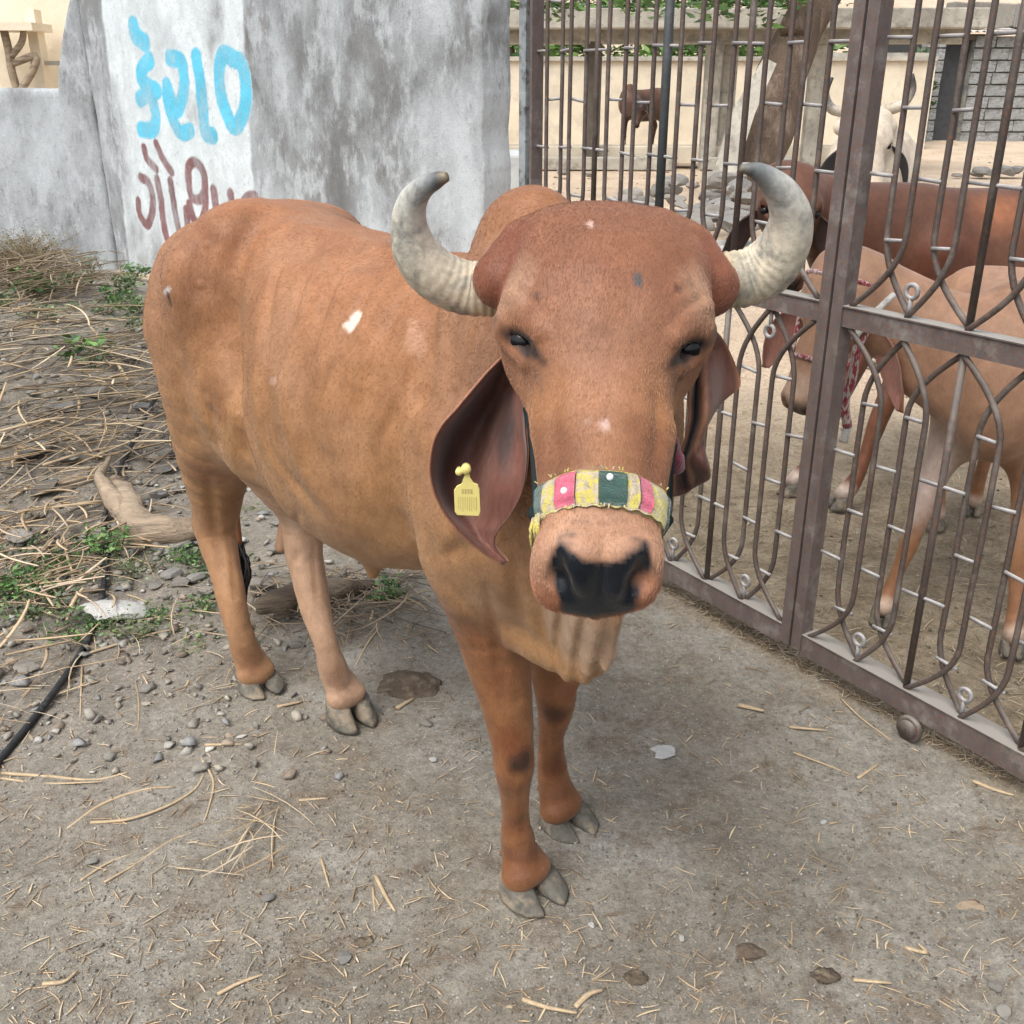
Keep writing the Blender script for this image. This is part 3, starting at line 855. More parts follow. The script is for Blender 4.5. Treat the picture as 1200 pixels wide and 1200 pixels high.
make_ear(hero_root, rows, (.13, .048, .03), OUT, (.34, .15, .08), .006, dark=[(.9, .35, .22, .5, (.035, .018, .014), .85), (.4, .22, .3, .16, (.05, .02, .015), .8), (.5, .47, .5, .07, (.48, .24, .14), .8)], faceref=(0, 0, 1.5))
# hooves: front ones point at the camera and a little right
for (x, y, Y, fx, fy, w_, L_) in ((620, 1029, 1.662, .60, -.80, .128, .128), (662, 954, 1.872, .60, -.80, .118, .120), (303, 795, 2.435, .64, -.77, .112, .112), (408, 822, 2.28, .64, -.77, .116, .122)):
    c = P(x, y, Y); make_hoof(hero_root, (c[0], c[1], c[2] + .008), (fx, fy), w_, 0, L_)
# tail switch seen between the hind legs
m = MB()
tp = spline([hp(-.28, 0, 1.10), hp(-.33, .0, .95), P(262, 520, 2.72), P(272, 590, 2.74), P(279, 640, 2.74)], 6)
m.tube([tuple(p) for p in tp], list(np.linspace(.028, .014, len(tp))), 10); tl_ = m.build('tail', mat('tail_skin', (.30, .12, .06)), hero_root, True)
m = MB()
for k in range(60):
    a0 = P(279, 636, 2.74) + np.array([rnd.gauss(0, .008), rnd.gauss(0, .008), 0]); b0 = P(284 + rnd.uniform(-5, 5), 690 + rnd.uniform(-5, 18), 2.70 + rnd.uniform(-.02, .02))
    mid = (a0 + b0) / 2 + np.array([rnd.gauss(0, .02), rnd.gauss(0, .02), 0]); m.tube([tuple(q) for q in spline([a0, mid, b0], 4)], .0025, 3)
m.build('tail_switch', mat('black_hair', (.02, .017, .016), .5), tl_, True)

# short lying hair over the whole coat
def hair_coat(parent, me, V, buf, n, length, lie, radius, mask=None):
    nf = len(me.polygons); lv = np.zeros(nf * 4, np.int32); me.loops.foreach_get('vertex_index', lv); Q = lv.reshape(-1, 4)
    A = V[Q[:, 0]]; ar = np.linalg.norm(np.cross(V[Q[:, 2]] - A, V[Q[:, 3]] - V[Q[:, 1]]), axis=1)
    ctr = V[Q].mean(1)
    w = ar * np.where((ctr[:, 1] < 1.45) & (ctr[:, 2] > .9), 3.0, 1.0) * (ctr[:, 2] > .05)
    if mask is not None: w = w * mask(ctr)
    f = rng.choice(len(Q), n, p=w / w.sum())
    u, v = rng.random((n, 1)).astype(F32), rng.random((n, 1)).astype(F32)
    q = Q[f]
    p = (V[q[:, 0]] * (1 - u) + V[q[:, 1]] * u) * (1 - v) + (V[q[:, 3]] * (1 - u) + V[q[:, 2]] * u) * v
    nr = np.cross(V[q[:, 2]] - V[q[:, 0]], V[q[:, 3]] - V[q[:, 1]]); nr /= np.maximum(np.linalg.norm(nr, axis=1, keepdims=True), 1e-9)
    fl = np.tile(np.array(lie, F32), (n, 1))
    hd_ = (p[:, 1] < 1.42) & (p[:, 2] > .95)
    fl[hd_] = hc.ha * .8 + np.array([0, 0, -.3])
    fl = fl + rng.normal(0, .12, (n, 3))
    t = fl - nr * (fl * nr).sum(1, keepdims=True); t /= np.maximum(np.linalg.norm(t, axis=1, keepdims=True), 1e-6)
    L = length * (.6 + .8 * rng.random((n, 1)))
    p0 = p - nr * .0006; p1 = p + t * L * .5 + nr * L * .09; p2 = p + t * L + nr * L * .07
    cu = bpy.data.hair_curves.new('coat_hair'); cu.add_curves([3] * n)
    cu.attributes['position'].data.foreach_set('vector', np.stack([p0, p1, p2], 1).astype(F32).ravel())
    ra = cu.attributes.get('radius') or cu.attributes.new('radius', 'FLOAT', 'POINT')
    ra.data.foreach_set('value', np.tile(np.array([radius, radius * .8, radius * .15], F32), n))
    ca = cu.attributes.new('coat', 'FLOAT_COLOR', 'POINT')
    cb_ = buf[q[:, 0]].copy(); k = (1.02 + .30 * rng.random((n, 1))); cb_[:, :3] *= k
    ca.data.foreach_set('color', np.repeat(cb_, 3, 0).astype(F32).ravel())
    m, nt, b = nodes('hair_strand'); a = attr(nt, 'coat'); nt.links.new(a.outputs['Color'], b.inputs['Base Color']); b.inputs['Roughness'].default_value = .42; b.inputs['Specular IOR Level'].default_value = .5
    cu.materials.append(m)
    o = bpy.data.objects.new('coat_hair', cu); COL.objects.link(o); o.parent = parent; o.matrix_parent_inverse = parent.matrix_basis.inverted()
    o['kind'] = 'stuff'
    return o
_nm = nosemask
hair_coat(hero_root, me_hero, V_hero, buf, 260000 if not globals().get('QUICK') else 60000, .0055, (-.45, .5, -.75), .00024, mask=lambda c_: (_nm(c_ + np.array(hc.ha + hc.hd * -1.0) * .004) < .05) & (_nm(c_) < .05) & (eyemask(c_) < .05))
# ------------------------------------------------------------------ ground
GP = np.array([.80, 2.56]); GD = np.array([-.5501, .8351])          # meeting stile of the gate and the gate's direction
def gate_side(x, y):   # >0 inside the yard
    return (x - GP[0]) * GD[1] - (y - GP[1]) * GD[0]
def hgt(x, y):
    x = np.asarray(x, float); y = np.asarray(y, float)
    h = 0.0 * x
    # litter bank on the left, against the low wall
    h = h + .30 * np.exp(-(((x + 3.1) / 1.1) ** 2 + ((y - 6.1) / 1.9) ** 2))
    h = h + .17 * np.exp(-(((x + 2.3) / .75) ** 2 + ((y - 4.9) / .8) ** 2)) + .07 * np.exp(-(((x + 1.7) / .35) ** 2 + ((y - 3.9) / .4) ** 2))
    # yard rises gently to the back, bank of bare earth beyond
    h = h + np.clip((y - 14) / 20, 0, 1) ** 1.3 * .55
    h = h + np.clip((y - 36) / 30, 0, 1) * 7.0
    return h
def GNZ(xy): return .014 * fbm(xy * 2.2, 3, 50) + .012 * fbm(xy * 9, 4, 51) - .006 * np.clip(fbm(xy * 5 + 3, 3, 56) * 2.5, 0, 1) + .006 * np.abs(fbm(xy * 30, 2, 52))
def ground_mesh():
    # non uniform grid: fine near the camera
    ys = [0.2]
    while ys[-1] < 90: ys.append(ys[-1] + max(.014, .0075 * ys[-1] ** 1.35))
    ys = np.array(ys)
    n = 360
    t = np.linspace(-1, 1, n)
    X = np.sign(t) * (np.abs(t) ** 1.2); rows = []
    Wd = 1.4 + ys * 1.15
    x = X[None, :] * Wd[:, None]; y = np.repeat(ys[:, None], n, 1)
    xy = np.stack([x.ravel(), y.ravel(), 0 * x.ravel()], 1)
    z = hgt(xy[:, 0], xy[:, 1])
    inside = np.clip(gate_side(xy[:, 0], xy[:, 1]) / .15, 0, 1) * np.clip((12 - xy[:, 1]) / 4, 0, 1)
    near = np.clip((9 - xy[:, 1]) / 4, 0, 1)
    left = np.clip((-xy[:, 0] - .6 - .12 * fbm(xy * 2, 2, 3)) / .6, 0, 1) * np.clip((xy[:, 1] - 1.6) / .8, 0, 1)
    z = z + near * GNZ(xy)
    z = z + near * inside * (.020 * np.abs(fbm(xy * 11, 3, 53)) + .016 * fbm(xy * 5, 2, 54))
    z = z + near * left * (.035 * fbm(xy * 4, 4, 55))
    z = z - .012 * near
    # dip under the gate wheel and along the sill
    V = np.stack([xy[:, 0], xy[:, 1], z], 1)
    idx = np.arange(len(ys) * n).reshape(len(ys), n)
    Q = np.stack([idx[:-1, :-1], idx[:-1, 1:], idx[1:, 1:], idx[1:, :-1]], -1).reshape(-1, 4)
    me = mesh_pd('ground', V, Q)
    # soil type attribute: r = trampled yard, g = litter bank, b = far pale sand
    buf = np.ones((len(V), 4), F32)
    buf[:, 0] = np.clip(gate_side(xy[:, 0], xy[:, 1]) / .1 + .5 + fbm(xy * 6, 3, 60) * .5, 0, 1)
    buf[:, 1] = left
    buf[:, 2] = np.clip((xy[:, 1] - 3.9 + .6 * fbm(xy * 1.5, 3, 61)) / 1.6, 0, 1) * (buf[:, 0] > .5)
    me.color_attributes.new('soil', 'FLOAT_COLOR', 'POINT').data.foreach_set('color', buf.ravel())
    return me, V
def ground_material():
    m, nt, b = nodes('soil')
    a = attr(nt, 'soil'); sep = nt.nodes.new('ShaderNodeSeparateColor'); nt.links.new(a.outputs['Color'], sep.inputs[0])
    n1 = noise_node(nt, 1.6, 6, 0.6); n2 = noise_node(nt, 9, 8, 0.7); n3 = noise_node(nt, 55, 8, 0.75); n4 = noise_node(nt, 260, 4, 0.7)
    base = ramp(nt, n1.outputs['Fac'], [(.3, (.190, .168, .132)), (.5, (.268, .245, .203)), (.72, (.352, .330, .285))])
    base = mixc(nt, ramp(nt, n2.outputs['Fac'], [(.50, (0,) * 3), (.66, (.8,) * 3)]), base, (.185, .142, .100))
    n6 = noise_node(nt, 3.2, 7, .7); base = mixc(nt, ramp(nt, n6.outputs['Fac'], [(.54, (0,) * 3), (.66, (.55,) * 3)]), base, (.36, .345, .315))
    yard = ramp(nt, n2.outputs['Fac'], [(.3, (.17, .13, .085)), (.5, (.29, .235, .16)), (.72, (.42, .355, .26))])
    sand = ramp(nt, n1.outputs['Fac'], [(.3, (.46, .35, .25)), (.7, (.60, .49, .37))])
    sand = mixc(nt, ramp(nt, n2.outputs['Fac'], [(.55, (0,) * 3), (.72, (.7,) * 3)]), sand, (.30, .235, .17))
    lit = ramp(nt, n2.outputs['Fac'], [(.3, (.14, .125, .10)), (.5, (.24, .215, .18)), (.7, (.36, .325, .275))])
    c = mixc(nt, sep.outputs[1], base, lit); c = mixc(nt, sep.outputs[0], c, yard); c = mixc(nt, sep.outputs[2], c, sand)
    c = mixc(nt, 1.0, c, ramp(nt, n3.outputs['Fac'], [(.3, (.62,) * 3), (.5, (1,) * 3), (.68, (1.35,) * 3)]), 'MULTIPLY')
    c = mixc(nt, 1.0, c, ramp(nt, n4.outputs['Fac'], [(.3, (.72,) * 3), (.7, (1.28,) * 3)]), 'MULTIPLY')
    # scattered grains: voronoi chips
    v = nt.nodes.new('ShaderNodeTexVoronoi'); v.inputs['Scale'].default_value = 130
    tc = nt.nodes.new('ShaderNodeTexCoord'); nt.links.new(tc.outputs['Object'], v.inputs['Vector'])
    sc = nt.nodes.new('ShaderNodeSeparateColor'); nt.links.new(v.outputs['Color'], sc.inputs[0])
    chip = ramp(nt, sc.outputs[0], [(.80, (0,) * 3), (.84, (.8,) * 3)])
    core = ramp(nt, v.outputs['Distance'], [(.30, (1,) * 3), (.46, (0,) * 3)])
    cf = mixc(nt, 1.0, chip, core, 'MULTIPLY')
    cc = ramp(nt, sc.outputs[1], [(0, (.10, .10, .11)), (.4, (.24, .22, .20)), (.7, (.34, .30, .25)), (1, (.50, .47, .43))])
    c = mixc(nt, cf, c, cc)
    nt.links.new(c, b.inputs['Base Color']); b.inputs['Roughness'].default_value = .92; b.inputs['Specular IOR Level'].default_value = .2
    p = bump(nt, b, n2.outputs['Fac'], .35, .03)
    p = bump(nt, b, n3.outputs['Fac'], .8, .012, p)
    p = bump(nt, b, n4.outputs['Fac'], .7, .003, p)
    bump(nt, b, cf, .6, .003, p)
    return m
gm, GV = ground_mesh()
ground = link('ground', gm, ground_material(), None, True); tag(ground, 'grey brown trampled dirt ground running from the foreground into the yard', kind='structure')
def gz(x, y): return float(hgt(np.array([x]), np.array([y]))[0]) - .008

# ------------------------------------------------------------------ the painted wall
M_WALLP = None
def wall_material():
    m, nt, b = nodes('plaster')
    a = attr(nt, 'coat')
    n1 = noise_node(nt, 1.5, 9, .68, stretch=(1, 1, .45), dist=.25); n2 = noise_node(nt, 6.5, 9, .72, stretch=(1, 1, .5)); n3 = noise_node(nt, 34, 8, .75, stretch=(1, 1, .7)); n4 = noise_node(nt, 150, 4, .7)
    conc = ramp(nt, n1.outputs['Fac'], [(.34, (.19, .195, .20)), (.46, (.28, .295, .305)), (.56, (.37, .395, .41)), (.66, (.46, .49, .51))])
    nf = noise_node(nt, 16, 10, .82, stretch=(1, 1, .42), dist=.3); ad = nt.nodes.new('ShaderNodeMath'); ad.operation = 'ADD'; nt.links.new(nf.outputs['Fac'], ad.inputs[0]); nt.links.new(n1.outputs['Fac'], ad.inputs[1])
    conc = mixc(nt, ramp(nt, ad.outputs[0], [(.90, (0.85,) * 3), (.965, (0,) * 3)]), conc, (.22, .223, .223)); conc = mixc(nt, ramp(nt, ad.outputs[0], [(1.06, (0,) * 3), (1.10, (.8,) * 3)]), conc, (.56, .60, .62))
    conc = mixc(nt, ramp(nt, n2.outputs['Fac'], [(.50, (0,) * 3), (.60, (.75,) * 3)]), conc, (.47, .50, .52))
    conc = mixc(nt, ramp(nt, n3.outputs['Fac'], [(.56, (0,) * 3), (.66, (.5,) * 3)]), conc, (.19, .19, .19))
    st = attr(nt, 'stain'); sm_ = mixc(nt, 1.0, st.outputs['Color'], ramp(nt, n2.outputs['Fac'], [(.40, (1.0,) * 3), (.60, (.25,) * 3)]), 'MULTIPLY'); conc = mixc(nt, sm_, conc, (.125, .125, .122))
    sep = nt.nodes.new('ShaderNodeSeparateColor'); nt.links.new(a.outputs['Color'], sep.inputs[0])
    # alpha-like amount of paint in the second attribute, worn away by the same noise
    am = attr(nt, 'paint_amount')
    wear = ramp(nt, n2.outputs['Fac'], [(.44, (1.0,) * 3), (.62, (.55,) * 3)])
    wear2 = ramp(nt, n3.outputs['Fac'], [(.56, (1.0,) * 3), (.66, (.45,) * 3)])
    f = mixc(nt, 1.0, mixc(nt, 1.0, am.outputs['Color'], wear, 'MULTIPLY'), wear2, 'MULTIPLY')
    c = mixc(nt, f, conc, a.outputs['Color'])
    c = mixc(nt, 1.0, c, ramp(nt, n4.outputs['Fac'], [(.3, (.82,) * 3), (.7, (1.15,) * 3)]), 'MULTIPLY')
    nt.links.new(c, b.inputs['Base Color']); b.inputs['Roughness'].default_value = .9; b.inputs['Specular IOR Level'].default_value = .2
    p = bump(nt, b, n2.outputs['Fac'], .5, .02); p = bump(nt, b, n3.outputs['Fac'], .6, .008, p); bump(nt, b, n4.outputs['Fac'], .4, .003, p)
    return m
M_WALLP = wall_material()
WL = np.array([-3.42, 8.98]); WR = np.array([-.152, 6.33])
wd = (WR - WL); WLEN = float(np.linalg.norm(wd)); wd /= WLEN
wnrm = np.array([wd[1], -wd[0]])            # towards the camera
def wall_uv(px, py):
    """hit of the photo ray with the wall plane: distance along the wall and height"""
    u, v = (px - 600) / 1200.0, (py - 600) / 1200.0
    d = np.array([u, CP - v * SP, -(SP + v * CP)])
    t = (WL @ wnrm) / (d[:2] @ wnrm)
    q = d * t
    return float((q[:2] - WL) @ wd), CAM_H + q[2]
# lettering as brush strokes, traced on the wall
BLUE = np.array((.10, .42, .62)); MAR = np.array((.235, .115, .115)); WHT = np.array((.70, .76, .78))
strokes = [  # (colour, width m, points)
 (0, .095, [(157, 30), (160, 42), (170, 50)]),
 (0, .085, [(176, 71), (167, 80), (166, 93), (174, 101), (184, 106)]),
 (0, .085, [(184, 106), (175, 110), (164, 116)]),
 (0, .085, [(176, 106), (180, 122), (183, 140), (179, 152), (166, 152)]),
 (0, .085, [(199, 68), (212, 72), (216, 92), (215, 112), (208, 129), (202, 118), (197, 104)]),
 (0, .080, [(196, 100), (197, 118), (203, 140), (213, 156), (223, 153)]),
 (0, .085, [(230, 67), (235, 95), (238, 125), (241, 154), (249, 159)]),
 (0, .085, [(275, 70), (262, 64), (257, 80), (258, 105), (264, 130), (274, 148), (284, 136), (288, 112), (286, 86), (281, 72)]),
 (1, .055, [(169, 173), (172, 186), (183, 198)]), (1, .055, [(183, 168), (190, 184), (201, 202)]),
 (1, .060, [(165, 208), (174, 214), (179, 232), (178, 252), (172, 264), (164, 250), (162, 236)]),
 (1, .062, [(184, 210), (188, 232), (191, 258), (197, 286)]), (1, .062, [(200, 213), (203, 236), (208, 264), (214, 290)]),
 (1, .062, [(221, 212), (221, 196), (228, 190), (237, 200), (240, 222), (240, 246), (234, 262), (226, 256), (222, 240)]),
 (1, .058, [(221, 212), (224, 230), (233, 234), (239, 226)]),
 (1, .058, [(218, 246), (220, 268), (226, 290)]),
 (1, .066, [(250, 223), (254, 250), (258, 280)]), (1, .066, [(270, 227), (273, 250), (277, 280)]),
 (1, .066, [(299, 230), (290, 232), (285, 244), (288, 262), (296, 270)])]
def wall_panel(name, A, B, z0, ztopf, thick, paintit, parent=None, res=.011):
    A = np.asarray(A, float); B = np.asarray(B, float); L = float(np.linalg.norm(B - A)); d = (B - A) / L; n = np.array([d[1], -d[0]])
    nu = max(2, int(L / res)); us = np.linspace(0, L, nu); nv = int(2.6 / res * (1 if paintit else .6)); vs = np.linspace(0, 1, nv)
    U, Tt = np.meshgrid(us, vs, indexing='ij'); top = ztopf(U); Z = z0 + (top - z0) * Tt
    pts = np.stack([U.ravel() * 1.0, Z.ravel(), 0 * U.ravel()], 1)
    rough = .012 * fbm(pts * 1.6, 4, 70) + .005 * fbm(pts * 9, 4, 71)
    edge = np.minimum(U.ravel(), L - U.ravel()); rough = rough - .02 * np.clip(1 - edge / .05, 0, 1) ** 2 - .02 * np.clip(1 - (top.ravel() - Z.ravel()) / .05, 0, 1) ** 2
    jag = .018 * fbm(np.stack([Z.ravel() * 4, U.ravel() * 0, 0 * Z.ravel()], 1), 4, 73) * (np.clip(1 - (L - U.ravel()) / .15, 0, 1) - np.clip(1 - U.ravel() / .15, 0, 1))
    X = A[0] + d[0] * (U.ravel() + jag) + n[0] * rough; Y = A[1] + d[1] * (U.ravel() + jag) + n[1] * rough
    V = np.stack([X, Y, Z.ravel()], 1)
    idx = np.arange(nu * nv).reshape(nu, nv)
    Q = np.stack([idx[:-1, :-1], idx[1:, :-1], idx[1:, 1:], idx[:-1, 1:]], -1).reshape(-1, 4)
    # back sheet and rim
    off = len(V); Vb = V - np.array([n[0], n[1], 0]) * thick; Vb[:, 2] = V[:, 2]
    rim = np.concatenate([idx[:, 0], idx[-1, 1:], idx[::-1, -1][1:], idx[0, ::-1][1:-1]])
    rb = np.arange(len(rim)) + off
    VV = np.vstack([V, Vb[rim]])
    k = len(rim); R = np.stack([rim, rb, np.roll(rb, -1), np.roll(rim, -1)], 1)
    me = mesh_pd(name, VV, np.vstack([Q, R]))
    col = np.tile(WHT.astype(F32), (len(VV), 1)); amt = np.zeros(len(VV), F32)
    if paintit:
        uv = np.stack([np.append(U.ravel(), U.ravel()[rim]), VV[:, 2], np.zeros(len(VV))], 1).astype(F32)
        def sd(pts_, w):
            dmin = np.full(len(uv), 9., F32)
            pp = spline(pts_, 5)
            for a_, b_ in zip(pp[:-1], pp[1:]): dmin = np.minimum(dmin, rcone(uv, (a_[0], a_[1], 0), (b_[0], b_[1], 0), w / 2, w / 2))
            return dmin
        # whitewashed field between two slanting edges
        l0, l1 = wall_uv(118, 0), wall_uv(152, 330); r0, r1 = wall_uv(285, 0), wall_uv(304, 330)
        le = l0[0] + (uv[:, 1] - l0[1]) / (l1[1] - l0[1]) * (l1[0] - l0[0]); re = r0[0] + (uv[:, 1] - r0[1]) / (r1[1] - r0[1]) * (r1[0] - r0[0])
        nz = .03 * fbm(uv * 7, 4, 75)
        inside = np.clip((uv[:, 0] - le + nz) / .03, 0, 1) * np.clip((re - uv[:, 0] + nz) / .03, 0, 1)
        patch = np.clip(.95 + 1.5 * fbm(uv * np.array([3.5, 2.2, 1]), 5, 76), .2, 1)
        amt = (inside * patch * .85).astype(F32)
        halo = np.zeros(len(uv), F32)
        for ci, w, pts_ in strokes:
            q = [wall_uv(*p) for p in pts_]
            dd = sd(q, w) + .004 * fbm(uv * 40, 3, 77)
            halo = np.maximum(halo, np.clip(1 - dd / .10, 0, 1))
        amt = np.maximum(amt, halo * inside * .95)
        for ci, w, pts_ in strokes:
            q = [wall_uv(*p) for p in pts_]
            dd = sd(q, w * (1.5 if ci == 0 else 1.35)) + .006 * fbm(uv * 30, 3, 77)
            k_ = np.clip(.5 - dd / .012, 0, 1)[:, None]
            low = np.clip((uv[:, 1:2] - .05) / 1.1, 0, 1)
            cc = (BLUE * 1.0 if ci == 0 else MAR)
            cc = cc * (.9 + .25 * fbm(uv * 6, 3, 78)[:, None])
            if ci == 0: cc = cc * .85 + .15 * np.array((.12, .60, .72)) * (1 + low)
            col = col * (1 - k_) + cc.astype(F32) * k_; amt = np.maximum(amt, k_[:, 0] * .97)
    buf = np.ones((len(VV), 4), F32); buf[:, :3] = col
    me.color_attributes.new('coat', 'FLOAT_COLOR', 'POINT').data.foreach_set('color', buf.ravel())
    buf = np.ones((len(VV), 4), F32); buf[:, :3] = amt[:, None]
    me.color_attributes.new('paint_amount', 'FLOAT_COLOR', 'POINT').data.foreach_set('color', buf.ravel())
    stn = np.zeros(len(VV), F32)
    if paintit:
        for w, pts_ in ((.26, [(600, 25), (545, 58), (500, 85), (455, 118), (415, 150), (395, 180)]), (.14, [(290, 40), (300, 100), (322, 150), (325, 200)]), (.22, [(398, 140), (396, 210), (408, 290)]), (.12, [(440, 180), (470, 240), (470, 290)]), (.10, [(578, 0), (582, 120), (575, 260)]), (.18, [(240, -5), (250, 30)]), (.30, [(345, 30), (370, 90), (372, 120)]), (.2, [(420, 0), (410, 60)])):
            q = [wall_uv(*p) for p in pts_]
            stn = np.maximum(stn, .8 * np.clip(.75 - sd(q, w * .5) / (w * .9) + .5 * fbm(uv * np.array([6, 3, 1]), 4, 79), 0, 1))
    else: stn = (np.clip(fbm(VV * np.array([1.2, 1.2, .8]), 4, 80) * 1.4, 0, 1) * .6).astype(F32)
    stn = stn * (1 - amt)
    buf = np.ones((len(VV), 4), F32); buf[:, :3] = stn[:, None]
    me.color_attributes.new('stain', 'FLOAT_COLOR', 'POINT').data.foreach_set('color', buf.ravel())
    return link(name, me, M_WALLP, parent, True)
w1 = wall_panel('plastered_wall', WL, WR - wd * .03, -.15, lambda u: 2.55 + 0 * u, .24, True)
tag(w1, 'tall weathered grey wall with a whitewashed field and hand painted blue and maroon lettering', 'wall')
# lower wall running on to the left
LA = np.array([-7.9, 9.75]); LB = WL + wd * -.02 - wnrm * .03
def lowtop(u):
    L_ = float(np.linalg.norm(LB - LA))
    return 1.47 + .015 * np.sin(u * 2.1) + np.clip((u - (L_ - .30)) / .30, 0, 1) ** .7 * .85
w2 = wall_panel('boundary_wall', LA, LB, -.15, lowtop, .2, False, res=.03)
tag(w2, 'low grey plastered boundary wall behind the straw heap at the left', 'wall')

# ------------------------------------------------------------------ steel gate
def steel_material(name, base, dust, rust_amt=.55):
    m, nt, b = nodes(name)
    n1 = noise_node(nt, 22, 7, .7, stretch=(1, 1, .6)); n2 = noise_node(nt, 130, 5, .7)
    c = ramp(nt, n1.outputs['Fac'], [(.3, tuple(x * .7 for x in base)), (.7, tuple(x * 1.25 for x in base))])
    c = mixc(nt, ramp(nt, n2.outputs['Fac'], [(.52, (0,) * 3), (.62, (rust_amt,) * 3)]), c, (.16, .075, .045))
    g = nt.nodes.new('ShaderNodeNewGeometry'); sx = nt.nodes.new('ShaderNodeSeparateXYZ'); nt.links.new(g.outputs['Normal'], sx.inputs[0])
    up = ramp(nt, sx.outputs[2], [(.45, (0,) * 3), (.85, (.85,) * 3)])     # dust settles on upward faces
    c = mixc(nt, up, c, dust)
    n5 = noise_node(nt, 10, 6, .7)
    c = mixc(nt, ramp(nt, n5.outputs['Fac'], [(.52, (0,) * 3), (.68, (.45,) * 3)]), c, dust)
    nt.links.new(c, b.inputs['Base Color']); b.inputs['Roughness'].default_value = .62; b.inputs['Metallic'].default_value = .1
    bump(nt, b, n2.outputs['Fac'], .5, .002)
    return m
M_BAR = steel_material('painted_steel_bar', (.082, .066, .058), (.25, .225, .195), .9)
M_FRAME = steel_material('painted_steel_frame', (.120, .098, .092), (.34, .32, .285), .9)
M_TIE = steel_material('galvanised_tie', (.26, .25, .25), (.46, .45, .44), .3)
M_POST = mat('whitened_post', (.26, .28, .29), .85, 9, .35, 60, .6, .006, second=(.10, .10, .10), s2scale=16, th=(.52, .62))
def GPt(s, z, off=0.0):
    n = np.array([GD[1], -GD[0]])   # towards the yard
    q = GP + GD * s + n * off
    return (q[0], q[1], z)
GROT = Matrix.Rotation(math.atan2(GD[1], GD[0]), 3, 'Z')
ZB, ZM, ZT = .085, 1.012, 2.10
RH = .023
def gbox(m, s0, s1, z0, z1, depth=.04, off=0.0):
    c = GPt((s0 + s1) / 2, (z0 + z1) / 2, off); m.box(c, (abs(s1 - s0), depth, z1 - z0), GROT)
def bar_path(s_b, s_to_up, s_to_dn, za, zb):
    """a bar that leans over to s_to_dn at the lower rail za and to s_to_up at the upper rail zb (None = runs on straight)"""
    pts = []
    CH = .185
    if s_to_dn is not None:
        for t in np.linspace(0, 1, 9)[:-1]:
            k = t
            pts.append((s_to_dn + (s_b - s_to_dn) * math.sin(k * math.pi / 2) ** 1.15, za + CH * (k ** 1.15)))
    else: pts.append((s_b, za))
    pts.append((s_b, za + (CH if s_to_dn is not None else .05)))
    for k in range(1, 4):
        z = pts[-1][1]
        pts.append((s_b + rnd.uniform(-.0012, .0012), za + CH + (zb - za - 2 * CH) * k / 4))
    if s_to_up is not None:
        for t in np.linspace(0, 1, 9):
            k = 1 - t
            pts.append((s_to_up + (s_b - s_to_up) * math.sin(k * math.pi / 2) ** 1.15, zb - CH * (k ** 1.15)))
    else: pts.append((s_b, zb))
    return pts
